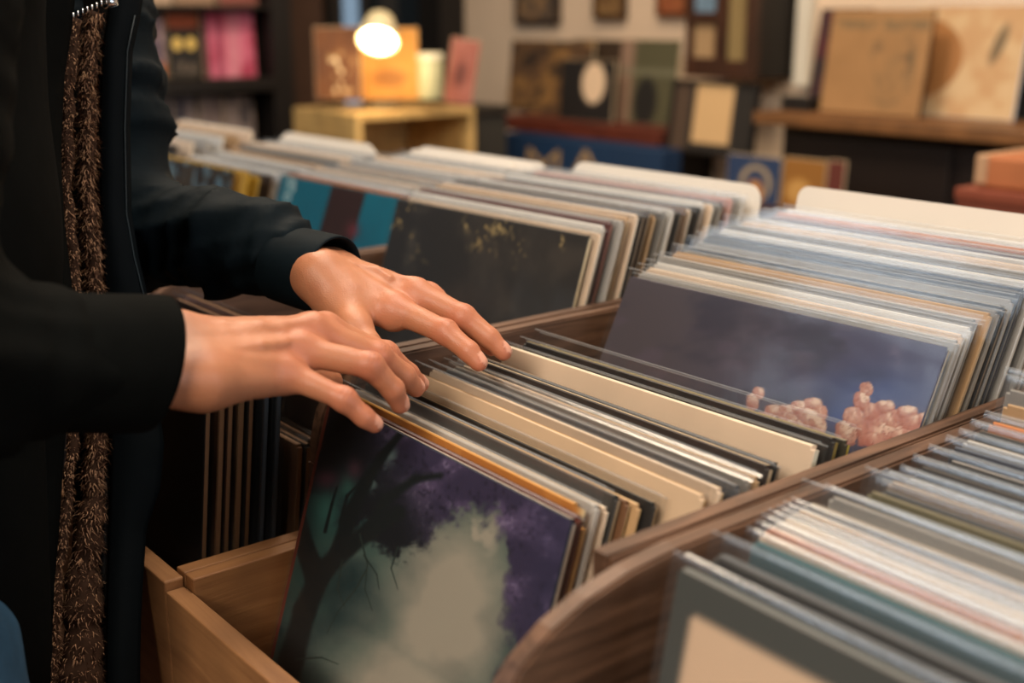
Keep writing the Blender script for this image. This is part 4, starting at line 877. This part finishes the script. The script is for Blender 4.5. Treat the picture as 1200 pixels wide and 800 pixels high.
o = thing('canister', 'pale green canister on the birch cube beside the lamp', 'canister', tuple(at(505, 116, 3.36))); lathe(bm := bmesh.new(), [(0, 0), (.034, 0), (.036, .006), (.036, .108), (.034, .112)], 28); obj('body', bm, plain('b9b48a', .4), o, True); lathe(bm := bmesh.new(), [(.0375, .108), (.0375, .122), (.032, .126), (0, .127)], 28); obj('lid', bm, plain('d8cfb0', .4), o, True)
flat_v('poster_card', 'pink card leaning sideways right of the birch cube lamp', 'card', 519, 47, 553, 124, 3.55, tilt=.16, art=lambda u, v, px=None, py=None: mixc(mixc(A0('94503f')(u), 'a8685a', fbm(u*4, v*4, 3, 4)), '6a3830', ell(u, v, .45, .45, .2, .2, .4)))
pc = at(536, 124, 3.55); st = thing('side_cabinet', 'dark cabinet beneath the pink card right of the birch cube', 'cabinet', (pc[0]-.07, pc[1]+.07, 0)); place(obj('body', boxbm(pc[0]-.2, pc[0]+.06, max(pc[1]-.04, Y1+.004), pc[1]+.14, .05, pc[2]-.0255, .003), plain('33302a', .6, .2, 10), st), st); place(obj('cabinet_top', boxbm(pc[0]-.21, pc[0]+.07, max(pc[1]-.05, Y1+.002), pc[1]+.15, pc[2]-.025, pc[2]-.002, .003), plain('2a241c', .6, .2, 10), st), st); place(obj('plinth', boxbm(pc[0]-.18, pc[0]+.04, max(pc[1]-.02, Y1+.01), pc[1]+.12, 0, .05), DARK, st), st)
# desk lamp
lp = at(442, 54, 3.20); lbase = at(447, 116, 3.50); lr = thing('desk_lamp', 'lit desk lamp with cream shade standing on the birch cube', 'lamp', (lbase[0], lbase[1], zc)); LI = Matrix.Translation(-Vector(lr.location))
axis = Vector((.50, -.48, -.78)).normalized(); Q = axis.to_track_quat('Z', 'Y').to_matrix().to_4x4(); Q.translation = Vector(lp) - axis*.02
SH = plain('cdbf98', .35, .05, 10, spec=.5)
def onl(o): o.parent = lr; o.matrix_parent_inverse = LI; return o
onl(obj('lamp_shade', lathe(bmesh.new(), [(0, -.078), (.030, -.078), (.036, -.072), (.040, -.062), (.050, -.03), (.056, .004), (.054, .004), (.048, -.028), (.036, -.056), (.0, -.06)], 32, Q), SH, None, True))
onl(obj('bulb', lathe(bmesh.new(), [(0, -.05), (.018, -.045), (.034, -.02), (.046, -.002), (.044, .006), (.03, .012), (0, .014)], 28, Q), emit('ffe2b0', 26), None, True))
top = Vector(lp) - axis*.12; onl(obj('lamp_arm', tube(bmesh.new(), [top, Vector(at(445, 23, 3.34)), Vector(at(447, 23, 3.50)), Vector((lr.location.x, lr.location.y, zc+.13)), Vector((lr.location.x, lr.location.y, zc+.012))], .004, 10), SH, None, True))
onl(obj('lamp_base', lathe(bmesh.new(), [(0, zc+.018), (.045, zc+.016), (.05, zc+.010), (.05, zc+.0005), (0, zc+.0005)], 28, Matrix.Translation((lr.location.x, lr.location.y, 0))), SH, None, True))
# --- back wall: pictures, leaning covers on a shelf
flat_y('picture_frame', 'small framed picture with grey figures high on the plaster wall', 'picture', 605, -40, 655, 28, YW-.02, th=.012, frame=(.012, '2e2118'), lean=0, art=art_gradient('4a4038', '8a6a48', 5, 3))
flat_y('picture_frame', 'small brown framed picture, middle of the three on the plaster wall', 'picture', 697, -40, 733, 22, YW-.02, th=.012, frame=(.012, '4a321c'), lean=0, art=art_gradient('6a4a2a', '8a6a40', 5, 8))
flat_y('picture_frame', 'small rust coloured framed picture left of the wooden wall cabinet', 'picture', 771, -40, 806, 19, YW-.02, th=.012, frame=(.01, '6a3c20'), lean=0, art=art_gradient('8a4a2a', '9a5a34', 5, 9))
sz = aty(690, 143, 2.62)[2]; sx0, sx1 = aty(588, 145, 2.6)[0], aty(779, 145, 2.6)[0]
sh = thing('display_shelf', 'red-brown wooden shelf on the plaster wall carrying leaning covers', 'shelf', ((sx0+sx1)/2, 2.75, sz-.05)); place(obj('shelf_board', boxbm(sx0, sx1, 2.57, YW-.001, sz-.045, sz, .003), wood('4a1e12', '6e3220', 'X'), sh), sh)
for xx in (sx0+.1, sx1-.1): place(obj('bracket', boxbm(xx-.012, xx+.012, 2.62, YW-.001, sz-.2, sz-.045, .002), DARK, sh), sh)
flat_y('record_cover', 'brown patterned record cover, leftmost on the red-brown wall shelf', 'record cover', 594, 47, 690, 142, 2.72, lean=.1, art=lambda u, v, px=None, py=None: mixc(mixc(A0('5a4028')(u), '8a6436', smooth01(.4, .65, fbm(u*6, v*5, 4, 5))), '2c2016', smooth01(.5, .7, fbm(u*5+3, v*6, 4, 11))), mp=60, zb=sz+.001)
flat_y('record_cover', 'black record cover with a pale oval face on the wall shelf', 'record cover', 655, 70, 718, 142, 2.64, lean=.08, art=lambda u, v, px=None, py=None: mixc(A0('1c1713')(u), 'e8c8a4', ell(u, v, .62, .63, .22, .35, .12)), n=80, zb=sz+.001)
flat_y('record_cover', 'dark brown record cover standing behind the pale oval face', 'record cover', 668, 46, 733, 142, 2.78, lean=.06, col='3a2a1a', zb=sz+.001)
flat_y('record_cover', 'grey-green record cover with a dark figure at the right of the wall shelf', 'record cover', 722, 46, 790, 142, 2.71, lean=.1, art=lambda u, v, px=None, py=None: mixc(mixc(mixc(A0('4e4a32')(u), '8a6e5a', smooth01(.3, .18, u)), '1a1712', ell(u, v, .5, .25, .2, .3, .2)), '7a7660', smooth01(.55, .6, v)*smooth01(.7, .62, v)*.6), n=80, zb=sz+.001)
# blue display bin with letters
BLUE = plain('16304e', .6, .12, 8); q0, q1 = aty(588, 155, 2.45), aty(776, 168, 2.45); zb1 = q0[2]; zb0 = zb1-.17
bb = thing('display_bin', 'dark blue display bin with tan capital letters M A below the wall shelf', 'display bin', ((q0[0]+q1[0])/2, 2.5, zb0))
place(obj('front_panel', boxbm(q0[0], q1[0], 2.45, 2.47, zb0, zb1, .003), BLUE, bb), bb); place(obj('bottom_panel', boxbm(q0[0], q1[0], 2.47, 2.53, zb0, zb0+.015), BLUE, bb), bb)
for xx in (q0[0], q1[0]-.015): place(obj('side_panel', boxbm(xx, xx+.015, 2.47, 2.53, zb0+.015, zb1, .001), BLUE, bb), bb)
place(obj('back_panel', boxbm(q0[0]+.015, q1[0]-.015, 2.515, 2.53, zb0+.015, zb1), BLUE, bb), bb)
def letter(polys):
    bm = bmesh.new()
    for a, b in polys:
        A, B = aty(*a, 2.449), aty(*b, 2.449); d = B-A; n_ = nrm(np.array([-d[2], 0, d[0]]))*.0075
        vs = [bm.verts.new((p[0], yy, p[2])) for yy in (2.4485, 2.4515) for p in (A-n_, A+n_, B+n_, B-n_)]
        for f in ((0, 1, 2, 3), (7, 6, 5, 4), (0, 4, 5, 1), (1, 5, 6, 2), (2, 6, 7, 3), (3, 7, 4, 0)): bm.faces.new([vs[i] for i in f])
    place(obj('letter', bm, plain('a88a62', .6), bb), bb)
letter([((617, 202), (620, 174)), ((620, 174), (636, 194)), ((636, 194), (655, 177)), ((655, 177), (652, 206))]); letter([((671, 206), (686, 177)), ((686, 177), (703, 210)), ((677, 196), (696, 197))])
ped = thing('low_table', 'dark low table beneath the blue display bin', 'table', ((q0[0]+q1[0])/2, 2.51, 0)); place(obj('tabletop', boxbm(q0[0]-.05, q1[0]+.05, 2.40, 2.62, zb0-.03, zb0-.0005, .003), DARK, ped), ped)
for xx in (q0[0], q1[0]):
    for yy in (2.43, 2.59): place(obj('leg', boxbm(xx-.02, xx+.02, yy-.02, yy+.02, 0, zb0-.03, .002), DARK, ped), ped)
# wooden wall cabinet with panes
p = aty(840, 92, 2.72); wx0, wx1 = aty(803, 50, 2.72)[0], aty(882, 50, 2.72)[0]; wz0 = aty(840, 91, 2.72)[2]; wz1 = wz0+.42
wc = thing('glazed_cabinet', 'dark wooden wall cabinet with small glazed panes above the tan mat frame', 'wall cabinet', ((wx0+wx1)/2, 2.8, wz0)); WD = wood('2a160c', '4a2814', 'Z')
mx_ = wx0+(wx1-wx0)*.52
for nm, a, m in (('carcass', (wx0, wx1, 2.75, YW-.001, wz0, wz1), DARK), ('door_stile', (wx0, wx0+.022, 2.72, 2.75, wz0, wz1), WD), ('door_stile', (mx_-.02, mx_+.02, 2.72, 2.75, wz0, wz1), WD), ('door_stile', (wx1-.03, wx1, 2.72, 2.75, wz0, wz1), WD), ('door_rail', (wx0+.022, mx_-.02, 2.72, 2.75, wz0, wz0+.055), WD), ('door_rail', (wx0+.022, mx_-.02, 2.72, 2.75, wz0+.155, wz0+.185), WD), ('door_rail', (mx_+.02, wx1-.03, 2.72, 2.75, wz0, wz0+.05), WD),
    ('pane', (wx0+.022, mx_-.02, 2.735, 2.745, wz0+.055, wz0+.155), plain('a88a66', .15, .1, 6)), ('pane', (wx0+.022, mx_-.02, 2.735, 2.745, wz0+.185, wz1-.02), plain('6c8396', .1, .5, 14)), ('pane', (mx_+.02, wx1-.03, 2.735, 2.745, wz0+.05, wz1-.02), plain('8a7650', .15, .4, 9))): place(obj(nm, boxbm(*a, .001), m, wc), wc)
flat_y('picture_frame', 'black frame with a tan mat leaning left of the right-hand shelf', 'picture', 783, 95, 882, 182, 2.60, th=.012, frame=(.008, '15100d'), lean=.13, art=lambda u, v, px=None, py=None: mixc(mixc(A0('1d1813')(u), '4a382a', smooth01(.22, .18, u)), 'c9a474', smooth01(.25, .28, u)*smooth01(.76, .73, u)*smooth01(.10, .13, v)), n=80)
wallbox('trim_2', (aty(931, 60, YW-.03)[0], aty(948, 60, YW-.03)[0], YW-.03, YW-.001, 1.05, HC), plain('d6cdbb', .6, .08, 6))
# right-hand cabinet and its records
kz = aty(1040, 141, 2.56)[2]; kx0 = aty(888, 135, 2.56)[0]; kx1 = -.9; zt2 = kz; KD = plain('1a0f09', .5, .3, 8)
kb = thing('shop_cabinet', 'very dark wooden cabinet with a brown shelf top at the right wall', 'cabinet', ((kx0+kx1)/2, 2.72, 0))
for nm, a, m in (('cabinet_top', (kx0, kx1, 2.54, YW-.001, zt2-.032, zt2), wood('5a3a20', '86592f', 'X')), ('body', (kx0+.04, kx1-.02, 2.62, YW-.001, 0, zt2-.032), KD)): place(obj(nm, boxbm(*a, .003), m, kb), kb)
for k in range(3):
    xx = kx0+.08 + k*.5; place(obj('cabinet_door', boxbm(xx, xx+.47, 2.605, 2.619, .12, zt2-.06, .004), KD, kb), kb)
def art_sketch(u, v, px=None, py=None):
    c = mixc(A0('a0774a')(u), '8e683e', fbm(u*6, v*6, 3, 2)); g = fbm(u*14, v*14, 4, 7)
    c = mixc(c, '5a4830', ell(u, v, .50, .62, .05, .09, .9)*.55*smooth01(.3, .6, g)); c = mixc(c, '54432c', ell(u, v, .82, .55 + 0*u, .05, .14, .8)*.8*smooth01(.25, .5, g))
    c = mixc(c, '6a5638', (smooth01(.10, .0, np.abs(np.hypot((u-.66)/.26, (v-.46)/.42)-.85))*.55*smooth01(.45, .6, u) + smooth01(.03, 0, np.abs(u-.45-(.62-v)*.35))*.6*smooth01(.1, .2, v)*smooth01(.6, .5, v) + ell(u, v, .72, .42, .13, .25, .8)*.35)*smooth01(.35, .6, g)); return mixc(c, '6e5a3c', smooth01(.80, .83, v)*smooth01(.93, .9, v)*smooth01(.45, .6, g)*.7)
def art_disc(u, v, px=None, py=None):
    c = mixc(A0('c9aa80')(u), 'bc9468', smooth01(.4, .7, fbm(u*4, v*4, 4, 3))); c = mixc(c, 'a06c3a', ell(u, v, .06, .52, .42, .37, .03))
    return mixc(c, '6e5c42', ell(u, v, .78 + (v-.66)*.25, .66, .05, .17, .35)*.95)
flat_y('record_cover', 'tan record cover with a pencil sketch on the right-hand cabinet', 'record cover', 963, 10, 1082, 138, 2.66, lean=.14, art=art_sketch, n=110, edge='4a3018', mp=110, zb=kz+.001)
flat_y('record_cover', 'cream record cover with a large tan disc at the right of the photo', 'record cover', 1062, 4, 1194, 143, 2.74, lean=.14, art=art_disc, n=120, edge='cfd0d4', mp=120, zb=kz+.001)
flat_y('record_cover', 'red and black record cover half hidden left of the sketched cover', 'record cover', 948, 8, 1010, 131, 2.78, lean=.16, art=art_gradient('4a1a1e', '2a1c1c', 5, 5), zb=kz+.001)
flat_y('record_cover', 'black record cover behind the tan disc cover at the photo edge', 'record cover', 1170, 20, 1262, 147, 2.80, lean=.12, col='12100f', zb=kz+.001)
b0 = aty(928, 126, 2.62); o = thing('small_box', 'small black box on the left end of the right-hand cabinet', 'box', (b0[0], 2.66, zt2)); obj('body', boxbm(-.045, .045, -.03, .03, 0, .026, .003), DARK, o); obj('lid', boxbm(-.047, .047, -.032, .032, .0265, .036, .003), DARK, o)
# lower records in front of the cabinet
tz = zb0-.0005
rk = thing('record_rack', 'low dark rack in front of the right-hand cabinet holding small covers', 'rack', (-1.95, 2.36, 0)); rz = aty(915, 243, 2.35)[2]; rx0, rx1 = aty(842, 240, 2.35)[0], aty(1000, 240, 2.35)[0]
place(obj('rack_shelf', boxbm(rx0, rx1, 2.31, 2.39, rz-.03, rz-.001, .003), plain('3a1a12', .6, .2, 10), rk), rk); 
for xx in (rx0+.02, rx1-.02): place(obj('leg', boxbm(xx-.015, xx+.015, 2.32, 2.38, 0, rz-.03, .002), DARK, rk), rk)
flat_y('record_cover', 'blue record cover with a pale arch below the tan mat frame', 'record cover', 850, 182, 914, 243, 2.35, lean=.06, art=lambda u, v, px=None, py=None: mixc(mixc(A0('1f3354')(u), 'a08a6a', ell(u, v, .55, .42, .30, .40, .08)*(1-ell(u, v, .55, .36, .22, .36, .08))), 'b07a48', ell(u, v, .55, .2, .17, .3, .1)), n=90, zb=rz+.0005)
flat_y('record_cover', 'orange-brown record cover right of the pale arch cover', 'record cover', 916, 186, 966, 243, 2.352, lean=.06, art=lambda u, v, px=None, py=None: mixc(A0('8a5a1e')(u), 'b98a48', ell(u, v, .4, .35, .3, .25, .3)), zb=rz+.0005)
flat_y('record_cover', 'dark red record cover, rightmost in the low rack', 'record cover', 967, 188, 988, 243, 2.354, lean=.06, col='5a2418', zb=rz+.0005)
# brown boxes at the right edge
b0 = aty(1160, 250, 1.9); 
bt = thing('side_table', 'dark side table beneath the brown boxes at the right edge', 'table', (b0[0]+.1, 2.0, 0)); bz = b0[2]-.02
place(obj('tabletop', boxbm(b0[0]-.12, b0[0]+.4, 1.86, 2.2, bz-.03, bz, .003), DARK, bt), bt)
for xx in (b0[0]-.09, b0[0]+.37):
    for yy in (1.89, 2.17): place(obj('leg', boxbm(xx-.015, xx+.015, yy-.015, yy+.015, 0, bz-.03, .002), DARK, bt), bt)
xA = aty(1120, 235, 1.9)[0]; h1 = aty(1160, 223, 1.9)[2] - bz; o = thing('storage_box', 'red-brown box on the side table at the right edge', 'box', (xA+.14, 2.0, bz+.0005)); obj('body', boxbm(-.14, .14, -.1, .1, 0, h1-.002, .004), plain('6e3420', .7, .2, 20), o); obj('lid', boxbm(-.143, .143, -.103, .103, h1*.62, h1-.0015, .003), plain('7a3a24', .7, .2, 20), o)
xB = aty(1154, 212, 1.95)[0]; o = thing('storage_box', 'orange-brown box stacked on the red-brown one at the right edge', 'box', (xB+.11, 2.0, bz+h1)); obj('body', boxbm(-.11, .11, -.08, .08, 0, .055, .006), plain('a5623a', .7, .2, 20), o); obj('lid', boxbm(-.113, -.09, -.083, .083, .005, .056, .004), plain('b08a68', .7, .2, 20), o)

# ------------------------------------------------------------------ light and camera
def area(name, loc, target, sx, sy, power, col):
    l = bpy.data.lights.new(name, 'AREA'); l.shape = 'RECTANGLE'; l.size = sx; l.size_y = sy; l.energy = power; l.color = col
    o = bpy.data.objects.new(name, l); COL.objects.link(o); o.location = loc; o.rotation_euler = (Vector(target) - Vector(loc)).to_track_quat('-Z', 'Y').to_euler(); return o
area('ceiling_lamp', (.35, -1.45, 2.45), (-.5, .5, .95), 1.0, 1.0, 60, (1, .87, .72))
area('ceiling_lamp', (-.5, .9, 2.75), (-.6, .8, .9), .8, .8, 28, (1, .88, .74))
area('ceiling_lamp', (-2.0, 1.1, 2.75), (-2.0, 1.1, .9), .8, .8, 46, (1, .82, .62))
area('ceiling_lamp', (-1.9, 2.1, 2.75), (-2.2, 2.7, 1.1), 1.2, .6, 14, (1, .80, .58))
area('sleeve_glint_light', (-2.0, -1.35, 2.5), (-.5, .6, 1.0), 1.6, .9, 25, (.74, .87, 1))  # cool area light added for glints on the sleeve tops; no roof opening built
area('shop_window', (2.4, 1.2, 1.7), (-.6, .7, 1.0), 1.6, 1.5, 30, (.80, .90, 1))
pl = bpy.data.lights.new('lamp_bulb', 'POINT'); pl.energy = 1.7; pl.color = (1, .72, .40); pl.shadow_soft_size = .03
o = bpy.data.objects.new('lamp_bulb', pl); COL.objects.link(o); o.location = Vector(lp) + axis*.05
w = bpy.data.worlds.new('World'); bpy.context.scene.world = w; w.use_nodes = True; w.node_tree.nodes['Background'].inputs[0].default_value = (.05, .05, .06, 1)
cd = bpy.data.cameras.new('Camera'); cd.sensor_width = 36; cd.lens = F/1200*36; cam = bpy.data.objects.new('Camera', cd); COL.objects.link(cam)
M = Matrix(((RT[0], UP[0], -FW[0], CAM[0]), (RT[1], UP[1], -FW[1], CAM[1]), (RT[2], UP[2], -FW[2], CAM[2]), (0, 0, 0, 1))); cam.matrix_world = M
cd.dof.use_dof = True; cd.dof.focus_distance = .87; cd.dof.aperture_fstop = 3.6; cd.clip_start = .05
sc = bpy.context.scene; sc.camera = cam
sc.view_settings.view_transform = 'Standard'; sc.view_settings.look = 'None'; sc.view_settings.gamma = 1; sc.view_settings.exposure = 0.0; sc.view_settings.use_curve_mapping = False
sc.cycles.transparent_max_bounces = 24; sc.cycles.max_bounces = 8
